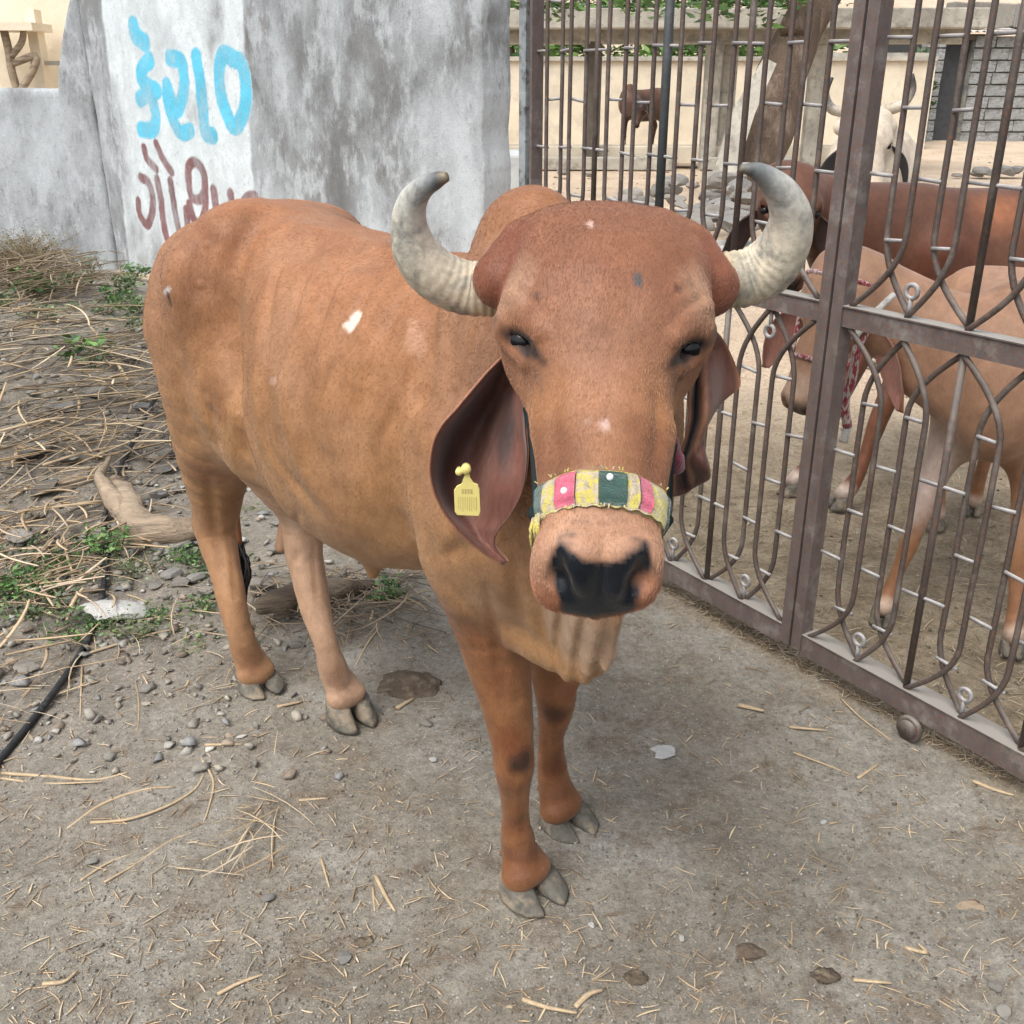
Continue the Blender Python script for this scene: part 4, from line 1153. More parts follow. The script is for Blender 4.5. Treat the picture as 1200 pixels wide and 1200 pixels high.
def gate_leaf(s0, sign, label, n_units, thick_unit):
    """s0: edge at the meeting line; sign: +1 runs up the GD direction (left in the picture)"""
    root = empty('gate_leaf', GPt(s0 + sign * .6, 0), 0)
    tag(root, label, 'gate', 'leaves of the steel gate')
    U = .158
    start = s0 + sign * .047
    endp = start + sign * U * n_units
    # stiles and rails
    for nm, a, b_ in (('stile', s0, s0 + sign * .033), ('stile', endp, endp + sign * .014)):
        m = MB(); gbox(m, a, b_, ZB - .02, ZT + .02, .045); m.build(nm, M_FRAME, root)
    for z, hh in ((ZB, .030), (ZM, .024), (ZT, .024)):
        m = MB(); a, b_ = s0 + sign * .033, endp
        gbox(m, a, b_, z - hh, z + hh, .036)
        gbox(m, a, b_, z + hh + .0005, z + hh + .004, .062 if z == ZB else .046, .010 if z == ZB else 0)
        m.build('rail', M_FRAME, root)
    # bars
    Pz = [start + sign * U * k for k in range(n_units + 1)]
    R = .0072
    for k in range(n_units):
        a, b_ = Pz[k], Pz[k + 1]
        f0_, f1_ = (.40, .80) if k % 2 == 0 else (.20, .60)
        p, q = a + (b_ - a) * f0_, a + (b_ - a) * f1_
        for za, zb, up in ((ZB + .03, ZM - .024, True), (ZM + .028, ZT - .024, False)):
            for sb, far in ((p, b_), (q, a)):
                off = .007 if sb == p else -.007
                path = bar_path(sb, far if up else None, far, za, zb)
                m = MB(); m.tube([GPt(s_, z_, off) for s_, z_ in path], R, 6); m.build('bar', M_BAR, root, True)
        # ties inside the pair
        for z in (.81, .52, .235, 1.205, 1.49, 1.775):
            m = MB(); m.tube([GPt(p + sign * .002, z + rnd.uniform(-.005, .005), 0), GPt(q - sign * .002, z + rnd.uniform(-.005, .005), 0)], .0048, 6); m.build('tie', M_TIE, root, True)
    for k in range(0, n_units + 1):
        s_ = Pz[k]
        lo_ = s_ - sign * U * (.20 if k % 2 else .40) if k > 0 else s_ ; hi_ = s_ + sign * U * (.20 if k % 2 else .40) if k < n_units else s_
        for z in (.665, .375, 1.345, 1.635, 1.92):
            m = MB(); m.tube([GPt(lo_, z + rnd.uniform(-.005, .005), 0), GPt(hi_, z + rnd.uniform(-.005, .005), 0)], .0048, 6); m.build('tie', M_TIE, root, True)
        if k % 2 == 0 and 0 < k < n_units:
            rr = .0135 if k == thick_unit else .0088
            for za, zb in ((ZB + .03, ZM - .024), (ZM + .028, ZT - .024)):
                m = MB(); m.tube([GPt(s_, za, 0), GPt(s_, zb, 0)], rr, 8); m.build('bar', M_BAR if k != thick_unit else M_DARKBAR, root, True)
        elif k % 2 == 1:
            # small ring on a pin
            for z, dirn in ((ZM + .028, 1), (ZB + .034, 1)):
                if sign > 0 and z > 1: z, dirn = ZM - .026, -1
                m = MB(); m.tube([GPt(s_, z), GPt(s_, z + dirn * .045)], .0055, 6)
                ring = [GPt(s_ + .016 * math.cos(t), z + dirn * .059 + .016 * math.sin(t)) for t in np.linspace(0, 2 * math.pi, 17)]
                m.tube(ring, .0058, 6, cap=False); m.build('ring', M_TIE, root, True)
    return root, endp
M_DARKBAR = steel_material('blue_grey_bar', (.052, .062, .066), (.16, .17, .17), .3)
gl, e1 = gate_leaf(-.010, 1, 'rusty steel gate leaf on the left, behind the big horned cow head', 8, 4)
gr_, e2 = gate_leaf(-.018, -1, 'rusty steel gate leaf on the right, with calves standing behind it', 8, 99)
# wheel under the right leaf
wc = GPt(-.43, .030, -.032)
m = MB(); nw_ = np.array([GD[1], -GD[0], 0]) * .011; m.tube([tuple(np.array(wc) - nw_), tuple(np.array(wc) + nw_)], .026, 18); ring = [(wc[0] + .0 + GD[0] * .028 * math.cos(t), wc[1] + GD[1] * .028 * math.cos(t), wc[2] + .028 * math.sin(t)) for t in np.linspace(0, 2 * math.pi, 17)]
m.tube(ring, .009, 6, cap=False)
m.build('wheel', M_BAR, gr_, True)
# hinge post
pr = empty('gate_post', GPt(e1 + .09, 0)); tag(pr, 'pale flaking gate post between the left gate leaf and the painted wall', 'post')
m = MB(); v0 = GPt(e1 + .055, 0); m.box((v0[0], v0[1], 1.2), (.036, .05, 2.5), GROT, .003); m.build('shaft', M_POST, pr)
for z in (.35, 1.05, 1.8):
    m = MB(); gbox(m, e1 + .014, e1 + .038, z - .02, z + .02, .02); m.build('hinge', M_BAR, pr)
pr = empty('gate_post', GPt(e2 - .09, 0)); tag(pr, 'steel gate post at the far right end of the gate', 'post')
m = MB(); gbox(m, e2 - .05, e2 - .13, 0, 2.5, .08); m.build('shaft', M_FRAME, pr)
# ------------------------------------------------------------------ stones, straw and litter
def stone_mat(name, cols):
    m, nt, b = nodes(name)
    oi = nt.nodes.new('ShaderNodeObjectInfo')
    n = noise_node(nt, 30, 7, .7); n2 = noise_node(nt, 140, 5, .7)
    c = ramp(nt, oi.outputs['Random'], [(i / max(1, len(cols) - 1), q) for i, q in enumerate(cols)])
    c = mixc(nt, 1.0, c, ramp(nt, n.outputs['Fac'], [(.3, (.68,) * 3), (.7, (1.25,) * 3)]), 'MULTIPLY')
    nt.links.new(c, b.inputs['Base Color']); b.inputs['Roughness'].default_value = .88
    p = bump(nt, b, n.outputs['Fac'], .5, .01); bump(nt, b, n2.outputs['Fac'], .5, .003, p)
    return m
M_STONE = stone_mat('field_stone', [(.15, .14, .125), (.25, .23, .20), (.21, .205, .195), (.33, .305, .265)])
M_WSTONE = stone_mat('white_stone', [(.46, .46, .44), (.54, .53, .50)])
def attr_mat(name, an, rough=.85, bs=200):
    m, nt, b = nodes(name); a = attr(nt, an); n = noise_node(nt, bs, 4, .7)
    c = mixc(nt, 1.0, a.outputs['Color'], ramp(nt, n.outputs['Fac'], [(.3, (.7,) * 3), (.7, (1.25,) * 3)]), 'MULTIPLY')
    nt.links.new(c, b.inputs['Base Color']); b.inputs['Roughness'].default_value = rough
    bump(nt, b, n.outputs['Fac'], .4, .002)
    return m
M_GRAV = attr_mat('gravel_grain', 'coat'); M_STRAW = attr_mat('dry_straw', 'coat', .7, 300); M_LEAF = attr_mat('green_leaf', 'coat', .6, 90)
def ico():
    t = (1 + 5 ** .5) / 2
    v = np.array([(-1, t, 0), (1, t, 0), (-1, -t, 0), (1, -t, 0), (0, -1, t), (0, 1, t), (0, -1, -t), (0, 1, -t), (t, 0, -1), (t, 0, 1), (-t, 0, -1), (-t, 0, 1)], float)
    f = np.array([(0, 11, 5), (0, 5, 1), (0, 1, 7), (0, 7, 10), (0, 10, 11), (1, 5, 9), (5, 11, 4), (11, 10, 2), (10, 7, 6), (7, 1, 8), (3, 9, 4), (3, 4, 2), (3, 2, 6), (3, 6, 8), (3, 8, 9), (4, 9, 5), (2, 4, 11), (6, 2, 10), (8, 6, 7), (9, 8, 1)])
    return v / np.linalg.norm(v[0]), f
IV, IF = ico()
def ico2():
    v = list(map(tuple, IV)); cache = {}; f = []
    def mid(a, b):
        k = (min(a, b), max(a, b))
        if k not in cache:
            q = (np.array(v[a]) + np.array(v[b])) / 2; q /= np.linalg.norm(q); v.append(tuple(q)); cache[k] = len(v) - 1
        return cache[k]
    for a, b, c in IF:
        x, y, z = mid(a, b), mid(b, c), mid(c, a); f += [(a, x, z), (b, y, x), (c, z, y), (x, y, z)]
    return np.array(v), np.array(f)
I2V, I2F = ico2()
_iv, _if = IV, IF; IV, IF = I2V, I2F; I3V, I3F = ico2(); IV, IF = I3V, I3F; I3V, I3F = ico2(); IV, IF = _iv, _if
def soup(name, V, F, colr, mt, smooth=False, label=None, parent=None, kind='stuff'):
    me = mesh_pd(name, V, F)
    buf = np.ones((len(V), 4), F32); buf[:, :3] = colr
    me.color_attributes.new('coat', 'FLOAT_COLOR', 'POINT').data.foreach_set('color', buf.ravel())
    o = link(name, me, mt, parent, smooth)
    return tag(o, label, None, None, kind)
def scatter_view(n, ymin, ymax, power=1.0):
    """random ground points inside the camera's view, denser close by"""
    u = rng.random(n); y = (ymin ** (-power) + u * (ymax ** (-power) - ymin ** (-power))) ** (-1 / power)
    x = (rng.random(n) * 2 - 1) * (.10 + y * .60)
    return x, y
def gzs(x, y):
    near = np.clip((9 - y) / 4, 0, 1)
    xy = np.stack([x, y, 0 * x], 1)
    inside = np.clip(gate_side(x, y) / .15, 0, 1) * np.clip((12 - y) / 4, 0, 1)
    left = np.clip((-x - .6 - .12 * fbm(xy * 2, 2, 3)) / .6, 0, 1) * np.clip((y - 1.6) / .8, 0, 1)
    z = hgt(x, y) + near * GNZ(xy)
    z = z + near * inside * (.020 * np.abs(fbm(xy * 11, 3, 53)) + .016 * fbm(xy * 5, 2, 54)) + near * left * (.035 * fbm(xy * 4, 4, 55)) - .012 * near
    return z
def hoofclear(x, y):
    ok = np.ones(len(x), bool)
    return ok
# gravel
def gravel(n, ymin, ymax, smin_, smax_, name, label, region=None, power=1.2, pal=None, sink=.35):
    x, y = scatter_view(n, ymin, ymax, power)
    if region is not None:
        k = region(x, y); x, y = x[k], y[k]
    n = len(x)
    s = smin_ + (smax_ - smin_) * rng.random(n) ** 3.5
    z = gzs(x, y)
    A = rng.random((n, 12, 3)) * .9 - .45
    base = IV[None] * (1 + A * .8)
    for _ in range(9):
        pn = rng.normal(0, 1, (n, 1, 3)); pn /= np.linalg.norm(pn, axis=2, keepdims=True); dd_ = (base * pn).sum(2, keepdims=True) - (.18 + .34 * rng.random((n, 1, 1))); base = base - np.maximum(dd_, 0) * pn
    sc = np.stack([1 + .5 * rng.random(n), .7 + .5 * rng.random(n), .45 + .35 * rng.random(n)], 1)
    an = rng.random(n) * 6.28; ca, sa = np.cos(an), np.sin(an)
    q = base * sc[:, None, :] * s[:, None, None] * .5
    X = q[..., 0] * ca[:, None] - q[..., 1] * sa[:, None]; Y = q[..., 0] * sa[:, None] + q[..., 1] * ca[:, None]
    V = np.stack([X + x[:, None], Y + y[:, None], q[..., 2] + (z + .0012 + s * (.30 - sink * .5))[:, None]], -1).reshape(-1, 3)
    F = (IF[None] + (np.arange(n) * 12)[:, None, None]).reshape(-1, 3)
    pal = np.array(pal or [(.19, .18, .16), (.25, .235, .205), (.29, .27, .235), (.22, .222, .22), (.32, .29, .24), (.26, .21, .16), (.40, .38, .34), (.19, .155, .12)])
    pc = pal[rng.integers(0, len(pal), n)] * (.8 + .4 * rng.random((n, 1)))
    return soup(name, V, F, np.repeat(pc, 12, 0), M_GRAV, False, label)
yardf = lambda x, y: gate_side(x, y) > .03
outf = lambda x, y: gate_side(x, y) < -.03
leftf = lambda x, y: (x < -.35 - .9 * rng.random(len(x)) ** 2 - .15 * np.sin(y * 3)) & (y > 1.9 + .9 * rng.random(len(x))) & outf(x, y)
gravel(34000, 1.0, 8, .002, .0115, 'gravel', 'small grey and brown gravel strewn over the trampled dirt', outf, sink=.45)
gravel(9000, 1.0, 6, .003, .013, 'soil_crumbs', 'brown crumbs of dried mud and dung lying in patches on the dirt', lambda x, y: outf(x, y) & (fbm(np.stack([x * 2.6, y * 2.6, 0 * x], 1), 4, 97) > .10), pal=[(.13, .10, .07), (.19, .15, .11), (.10, .078, .055), (.24, .195, .145)], sink=.3)
gravel(700, 1.0, 7, .002, .0055, 'pale_grit', 'whitish grit chips scattered over the dirt', outf, pal=[(.55, .53, .50), (.48, .44, .38), (.62, .61, .6)], sink=.1)
gravel(16000, 2.0, 8, .004, .065, 'rubble', 'grey stone chips and rubble under the straw at the left', leftf, .9)
gravel(6500, 2.1, 11, .004, .022, 'yard_clods', 'brown clods and dung crumbs trampled in the yard', yardf, .9, pal=[(.15, .115, .075), (.25, .195, .13), (.34, .28, .20), (.42, .36, .27), (.12, .09, .06)])
# straws: bent three sided blades
def straws(n, xy, L, wd_, name, label, pal, lift=.01, tilt=.12, direction=None, bend=.15, mt=None, segs=4, zbase=None):
    x, y = xy; n = len(x)
    ang = rng.random(n) * 6.28 if direction is None else direction(n)
    Ls = L[0] + (L[1] - L[0]) * rng.random(n) ** 1.6
    w = wd_[0] + (wd_[1] - wd_[0]) * rng.random(n)
    z = (gzs(x, y) if zbase is None else zbase) + rng.random(n) * lift
    el = (rng.random(n) - .35) * tilt
    dx, dy = np.cos(ang), np.sin(ang)
    bd = (rng.random(n) - .5) * bend
    V = np.zeros((n, (segs + 1) * 3, 3)); F = []
    for i in range(segs + 1):
        t = i / segs - .5
        cx = x + dx * Ls * t - dy * bd * Ls * (4 * t * t - 1); cy = y + dy * Ls * t + dx * bd * Ls * (4 * t * t - 1)
        zz = z + np.maximum(el * Ls * (t + .5), -.002) - .35 * np.abs(bd) * Ls * (4 * t * t - 1) * (.5 if lift < .03 else 1)
        ww = w * (1 - .45 * abs(2 * t))
        for k in range(3):
            a = 2 * math.pi * k / 3 + .5
            V[:, i * 3 + k, 0] = cx - dy * ww * math.cos(a); V[:, i * 3 + k, 1] = cy + dx * ww * math.cos(a); V[:, i * 3 + k, 2] = zz + ww * .6 * math.sin(a) + .001
    fl = []
    for i in range(segs):
        for k in range(3):
            k2 = (k + 1) % 3; fl.append((i * 3 + k, i * 3 + k2, i * 3 + 3 + k2, i * 3 + 3 + k))
    fl = np.array(fl); F = (fl[None] + (np.arange(n) * (segs + 1) * 3)[:, None, None]).reshape(-1, 4)
    pal = np.array(pal); pc = pal[rng.integers(0, len(pal), n)] * (.75 + .45 * rng.random((n, 1)))
    return soup(name, V.reshape(-1, 3), F, np.repeat(pc, (segs + 1) * 3, 0), mt or M_STRAW, False, label)
SP = SP
PALS = [(.50, .37, .23), (.42, .31, .19), (.60, .48, .32), (.30, .21, .13), (.52, .42, .30)]
def filt(x, y, f): k = f(x, y); return x[k], y[k]
straws(0, filt(*scatter_view(4200, 1.0, 6, 1.0), outf), (.005, .055), (.0008, .0028), 'straw_bits', 'short bits of dry straw scattered over the dirt', PALS, .003, .05)
straws(0, filt(*scatter_view(5200, 2.1, 9, .9), yardf), (.01, .09), (.001, .003), 'yard_straw', 'chopped straw trampled into the yard floor', [(.42, .32, .2), (.34, .26, .165), (.52, .43, .3)], .012, .25)
straws(0, filt(*scatter_view(1500, 1.7, 7, .5), lambda x, y: (x < -.5 - .1 * rng.random(len(x))) & outf(x, y) & (fbm(np.stack([x * 2, y * 2, 0 * x], 1), 3, 95) > -.05)), (.03, .22), (.001, .0035), 'litter_straw', 'loose dry stalks lying on the rubble at the left', PALS, .03, .2)
# drift of chaff along the foot of the gate
t = rng.random(1500) * 1.9 - .62; o_ = -np.abs(rng.normal(0, .07, 1500)) - .03
straws(0, (GP[0] + GD[0] * t - GD[1] * -o_ * -1, GP[1] + GD[1] * t + GD[0] * -o_), (.01, .07), (.001, .0026), 'gate_chaff', 'chaff and straw gathered along the foot of the gate', [(.42, .32, .2), (.30, .22, .14), (.55, .45, .32)], .008, .1)
# the straw heap: long stalks combed one way
def heap(n, pts, L, d0, spread, name, label, lift, pal):
    P0 = np.array([G(px, py, .08)[:2] for px, py in pts]); w_ = rng.integers(0, len(P0), n)
    x = P0[w_, 0] + rng.normal(0, .22, n); y = P0[w_, 1] + rng.normal(0, .30, n)
    k = (x < -1.25 - .12 * (y - 3)); x, y = x[k], y[k]
    n = len(x)
    return straws(0, (x, y), L, (.0025, .0095), name, label, pal, lift, .35, lambda m_: d0 + rng.normal(0, spread, m_), .22, segs=5)
heap(460, [(20, 470), (60, 440), (110, 460), (150, 470), (90, 520), (40, 540), (150, 520)], (.10, .55), .35, 1.0, 'straw_heap', 'heap of long dry stalks at the left', .16, [(.52, .40, .25), (.40, .29, .17), (.62, .51, .35), (.20, .15, .10), (.30, .25, .19), (.15, .12, .09)])
heap(260, [(30, 600), (90, 590), (60, 640), (20, 660), (110, 640)], (.06, .36), .1, 1.3, 'stalk_litter', 'tangle of dry stalks lower down on the bank', .07, [(.50, .37, .23), (.36, .26, .16), (.58, .46, .32)])
heap(800, [(20, 330), (60, 380), (30, 300)], (.15, .5), .9, .9, 'dry_brush_litter', 'brown brushwood litter below the low wall', .22, [(.28, .21, .13), (.18, .13, .085), (.36, .28, .18)])
# a dry bush against the low wall
def twig_bush(name, base, R, H, n, colr, label, cat, leafcol=None, nleaf=0, lsize=.012):
    root = empty(name, tuple(base)); tag(root, label, cat)
    m = MB()
    tips = []
    for i in range(n):
        a = rnd.uniform(0, 6.28); r_ = R * rnd.random() ** .5; hh = H * rnd.uniform(.4, 1) * (1 - .35 * r_ / R)
        p0 = np.array([base[0] + rnd.gauss(0, R * .12), base[1] + rnd.gauss(0, R * .12), base[2] - .01]); p2 = np.array([base[0] + math.cos(a) * r_, base[1] + math.sin(a) * r_, base[2] + hh])
        p1 = (p0 + p2) / 2 + np.array([rnd.gauss(0, .03), rnd.gauss(0, .03), H * .15])
        sp_ = spline([p0, p1, p2], 3); m.tube([tuple(q) for q in sp_], list(np.linspace(.0032, .001, len(sp_))), 3); tips.append(sp_)
        for j in range(3):
            q = sp_[rnd.randrange(2, len(sp_))]; e = q + np.array([rnd.gauss(0, .06), rnd.gauss(0, .06), rnd.uniform(-.01, .07)]) * (H / .4)
            m.tube([tuple(q), tuple((q + e) / 2 + np.array([0, 0, .006])), tuple(e)], [.0016, .0012, .0008], 3); tips.append(np.array([q, e]))
    me = m.mesh('twigs'); c = np.tile(np.array(colr), (len(me.vertices), 1)) * (.7 + .6 * np.random.rand(len(me.vertices), 1))
    buf = np.ones((len(c), 4), F32); buf[:, :3] = c; me.color_attributes.new('coat', 'FLOAT_COLOR', 'POINT').data.foreach_set('color', buf.ravel())
    o = link('twigs', me, M_STRAW, root); o['kind'] = 'stuff'
    if nleaf:
        cs = np.array([s_[rnd.randrange(len(s_) // 2, len(s_))] for s_ in (rnd.choice(tips) for _ in range(nleaf))]) + rng.normal(0, .012, (nleaf, 3))
        leaves(cs, lsize, leafcol, 'leaves', root, None)
    return root
def leaves(cs, size, colr, name, parent, label, kind='stuff', droop=0.0, asp=.55):
    n = len(cs)
    d = rng.normal(0, 1, (n, 3)); d[:, 2] = np.abs(d[:, 2]) * .4 - droop; d /= np.linalg.norm(d, axis=1, keepdims=True)
    s_ = np.cross(d, rng.normal(0, 1, (n, 3))); s_ /= np.linalg.norm(s_, axis=1, keepdims=True); nn = np.cross(d, s_)
    L = size * (.6 + .8 * rng.random((n, 1)))
    pts = [cs, cs + d * L * .35 + s_ * L * asp * .5 + nn * L * .06, cs + d * L, cs + d * L * .35 - s_ * L * asp * .5 + nn * L * .06]
    V = np.stack(pts, 1).reshape(-1, 3); F = (np.array([[0, 1, 2, 3]]) + (np.arange(n) * 4)[:, None])
    cl = np.array(colr); pc = cl[rng.integers(0, len(cl), n)] * (.7 + .6 * rng.random((n, 1)))
    return soup(name, V, F, np.repeat(pc, 4, 0), M_LEAF, False, label, parent, kind)
b0 = G(28, 318, .15)
twig_bush('dry_bush', b0, .42, .40, 130, (.26, .20, .12), 'dry brown bush standing against the low wall at the left edge', 'bush', [(.10, .13, .04), (.22, .19, .08)], 500, .018)
for (px, py, R_, H_, nl, ls, lab) in ((8, 700, .10, .09, 260, .02, 'bright green weed at the left edge below the rubble'), (184, 722, .045, .04, 120, .011, 'small bright green weed beside the white stone slab'),
        (128, 650, .09, .13, 220, .022, 'leafy green weed growing over the black hose'), (216, 655, .06, .06, 110, .016, 'green weed beside the root end of the grey log'), (90, 740, .12, .045, 240, .014, 'low green weed in front of the white stone slab'),
        (140, 395, .14, .12, 200, .03, 'green weed under the painted wall, nearest the cow rump'), (50, 400, .16, .16, 200, .045, 'broad leaved green plant in the straw heap'), (95, 375, .13, .10, 120, .04, 'green seedling behind the straw heap'),
        (115, 480, .14, .2, 60, .045, 'green creeper leaves hanging down the straw heap'), (60, 665, .14, .05, 220, .014, 'thin green ground weed among the rubble'), (462, 700, .07, .07, 110, .02, 'green weed seen under the cow belly'), (238, 710, .07, .04, 90, .014, 'green weed just behind the near hind hoof'),
        (155, 345, .15, .14, 260, .028, 'green weed at the foot of the painted wall')):
    g = G(px, py, 0.0); g[2] = gzs(g[:1], g[1:2])[0]
    twig_bush('weed', g, R_, H_, 14, (.10, .14, .05), lab, 'plant', [(.07, .15, .045), (.10, .22, .05), (.05, .11, .045), (.14, .26, .07)], nl, ls)
for k in range(16):
    px, py = [(60, 335), (110, 330), (150, 372), (130, 410), (168, 400), (30, 375), (85, 345), (15, 420), (160, 430), (70, 430), (20, 655), (45, 720), (160, 668), (250, 660), (70, 690), (150, 745)][k]
    g = G(px, py, 0.0); g[2] = gzs(g[:1], g[1:2])[0]
    twig_bush('weed', g, rnd.uniform(.10, .2), rnd.uniform(.08, .2) * (1 if py < 450 else .5), 12, (.12, .13, .06), 'dusty green weed growing out of the rubble and litter on the left bank', 'plant', [(.09, .15, .06), (.13, .21, .08), (.07, .11, .05), (.20, .24, .11)], 170, rnd.uniform(.018, .035) * (1 if py < 450 else .6))['group'] = 'dusty weeds on the left bank'
# grass film on the bank
xg, yg = filt(*scatter_view(16000, 2.2, 8.5, .4), lambda x, y: (x < -.9) & outf(x, y) & (fbm(np.stack([x * 1.3, y * 1.3, 0 * x], 1), 3, 90) > .02))
leaves(np.stack([xg, yg, gzs(xg, yg) + .004], 1), .022, [(.09, .14, .05), (.13, .19, .07), (.16, .17, .08)], 'ground_cover', None, 'sparse green ground cover on the littered bank', asp=.3)

# single stones
def stone_mesh(seed, sub=True, ang=1.0):
    r_ = np.random.default_rng(seed); v, f = I3V, I3F
    V = v.copy()
    for _ in range(9):     # chip with planes
        n = r_.normal(0, 1, 3); n /= np.linalg.norm(n); c = r_.uniform(.42, .72)
        d = V @ n - c; V = V - np.maximum(d, 0)[:, None] * n * ang
    V *= np.array([1, r_.uniform(.6, .95), r_.uniform(.45, .75)])
    V += .05 * fbm(V * 5, 4, seed)[:, None]
    return mesh_pd('stone', V * .5, f)
SM = [stone_mesh(i) for i in range(9)]
for s_ in SM: s_.materials.append(M_STONE)
def stone(name, px, py, size, label, cat='stone', group=None, w=False, flat=1.0, seed=0, z=None, loc=None, sink=.2):
    me = SM[seed % 9]
    if w: me = me.copy(); me.materials.clear(); me.materials.append(M_WSTONE)
    o = bpy.data.objects.new(name, me); COL.objects.link(o)
    g = G(px, py, 0) if loc is None else np.array(loc, float)
    zz = gzs(np.array([g[0]]), np.array([g[1]]))[0] if loc is None or len(loc) < 3 else g[2]
    o.location = (g[0], g[1], zz + size * .3 * flat * (1 - sink)); o.scale = (size, size, size * flat); o.rotation_euler = (rnd.uniform(-.2, .2), rnd.uniform(-.2, .2), rnd.uniform(0, 6.28))
    return tag(o, label, cat, group)
stone('stone_slab', 132, 722, .23, 'large white angular stone slab beside the black hose', w=True, flat=.55, seed=7)
for i, (px, py, sz, lab, w) in enumerate((
    (76, 702, .09, 'white stone left of the large white slab, above it', True), (17, 728, .05, 'pale round stone at the left edge', True), (282, 634, .075, 'white stone seen just behind the near hind leg', True),
    (144, 771, .05, 'small dark stone below the white slab', False), (42, 868, .035, 'small pale stone beside the lower hose', True), (105, 1003, .035, 'grey blue pebble in the lower left dirt', False),
    (508, 888, .026, 'small white plaster chip left of the front leg', True), (501, 845, .04, 'small grey stone between the front and hind legs', False), (313, 1050, .035, 'blue grey pebble in the lower dirt', False),
    (694, 1082, .018, 'white chip beside the nearest hoof', True), (799, 1097, .018, 'white pebble right of the nearest hoof', True), (967, 958, .020, 'pale round pebble in the dirt before the gate', True),
    (1165, 1150, .035, 'dark pebble in the lower right corner, upper one', False), (1177, 1183, .04, 'dark pebble at the lower right corner, lower one', False), (803, 1098, .012, 'tiny grey pebble right of the nearest hoof', False),
    (402, 1118, .035, 'grey stone chip low in the middle of the dirt', False), (90, 568, .12, 'flat grey slab of concrete in the rubble', False), (60, 597, .13, 'flat concrete fragment below the straw heap', False),
    (170, 512, .14, 'grey rock beside the hose above the log', False), (160, 466, .16, 'dark grey rock leaning by the cow rump', False), (185, 590, .09, 'grey rock right behind the rump above the rubble', False),
    (125, 500, .15, 'rounded brown boulder in the straw heap', False), (182, 555, .08, 'small grey rock beside the hose', False), (305, 690, .12, 'rounded grey stone between the hind legs', False), (600, 735, .05, 'grey stone under the chest', False))):
    stone('stone', px, py, sz, lab, w=w, flat=.7, seed=i)
for k in range(70):
    px, py = rnd.uniform(150, 260) if k % 2 else rnd.uniform(20, 330), rnd.uniform(440, 700)
    g = G(px, py, 0)
    if g[0] > -.6: continue
    stone('rubble_stone', px, py, rnd.uniform(.035, .10), 'grey rubble stone lying loose on the bank at the left', group='rubble stones on the left bank', flat=.7, seed=k)
for k, (px, py, sz, lab) in enumerate(((40, 560, .22, 'flat pale slab piece jutting out under the stalks at the left edge'), (205, 640, .16, 'pale broken slab piece beside the hind leg'), (230, 520, .15, 'pale broken slab just behind the rump'), (20, 640, .16, 'tilted grey slab piece at the left edge'),
        (75, 520, .2, 'grey slab piece sticking out of the straw heap'), (35, 780, .09, 'small pale slab chip left of the hose'), (110, 640, .15, 'grey slab piece beside the middle of the hose'), (195, 560, .12, 'grey slab piece above the root'))):
    o = stone('broken_slab', px, py, sz, lab, 'slab', flat=.42, seed=k * 2 + 1); o.rotation_euler = (rnd.uniform(-.35, .35), rnd.uniform(-.35, .35), rnd.uniform(0, 6))
# weathered log with torn end
M_LOG = mat('weathered_wood', (.36, .28, .20), .85, 6, .3, 50, .9, .012, second=(.17, .135, .10), stretch=(.35, 3, 3), s2scale=9, th=(.5, .66))
lr = empty('log', G(170, 620)); tag(lr, 'weathered forked piece of tree root lying on the rubble behind the cow', 'log')
def tubes(root, nm, lst, mt, n=12):
    for pts, rad in lst:
        sp_ = spline(np.hstack([np.array(pts), np.array(rad)[:, None]]), 5)
        m = MB(); m.tube([tuple(q[:3]) for q in sp_], [q[3] for q in sp_], n); me = m.mesh(nm)
        V = np.array([v.co[:] for v in me.vertices]); V += (.030 * fbm(V * 17, 5, 5))[:, None] * np.array([.3, .6, 1]); me.vertices.foreach_set('co', V.astype(F32).ravel())
        link(nm, me, mt, root, True)
g = lambda px, py, z: G(px, py, z)
tubes(lr, 'wood', [([g(136, 560, .10), g(150, 592, .08), g(165, 618, .055), g(200, 622, .05), g(240, 618, .05)], [.028, .05, .062, .058, .03])], M_LOG)
tubes(lr, 'branch', [([g(160, 612, .07), g(140, 590, .09), g(118, 560, .13), g(128, 535, .15)], [.045, .04, .026, .010]), ([g(148, 600, .05), g(130, 575, .03), g(105, 560, .02)], [.03, .02, .01])], M_LOG)
lr = empty('log', G(130, 495)); tag(lr, 'short greyish log half buried in the straw heap, above the root', 'log')
tubes(lr, 'wood', [([g(118, 488, .06), g(135, 500, .06), g(150, 515, .05)], [.05, .06, .045])], M_LOG)
lr = empty('log', G(440, 700)); tag(lr, 'dark bark covered log lying behind the hind legs', 'log')
tubes(lr, 'bark', [([g(300, 712, .04), g(345, 700, .05), g(400, 690, .045), g(440, 685, .03)], [.02, .045, .038, .012])], mat('bark', (.12, .09, .065), .9, 10, .4, 60, 1, .02, second=(.24, .19, .14), stretch=(.3, 2, 2)))
n_ = 170; cx = np.array([G(rnd.uniform(290, 500), rnd.uniform(670, 745))[:2] for _ in range(n_)])
straws(0, (cx[:, 0], cx[:, 1]), (.06, .34), (.0015, .005), 'twig_litter', 'brown twigs and stalks matted behind the hind legs', [(.30, .22, .14), (.20, .15, .10), (.42, .33, .22), (.14, .11, .08)], .05, .3, bend=.3)
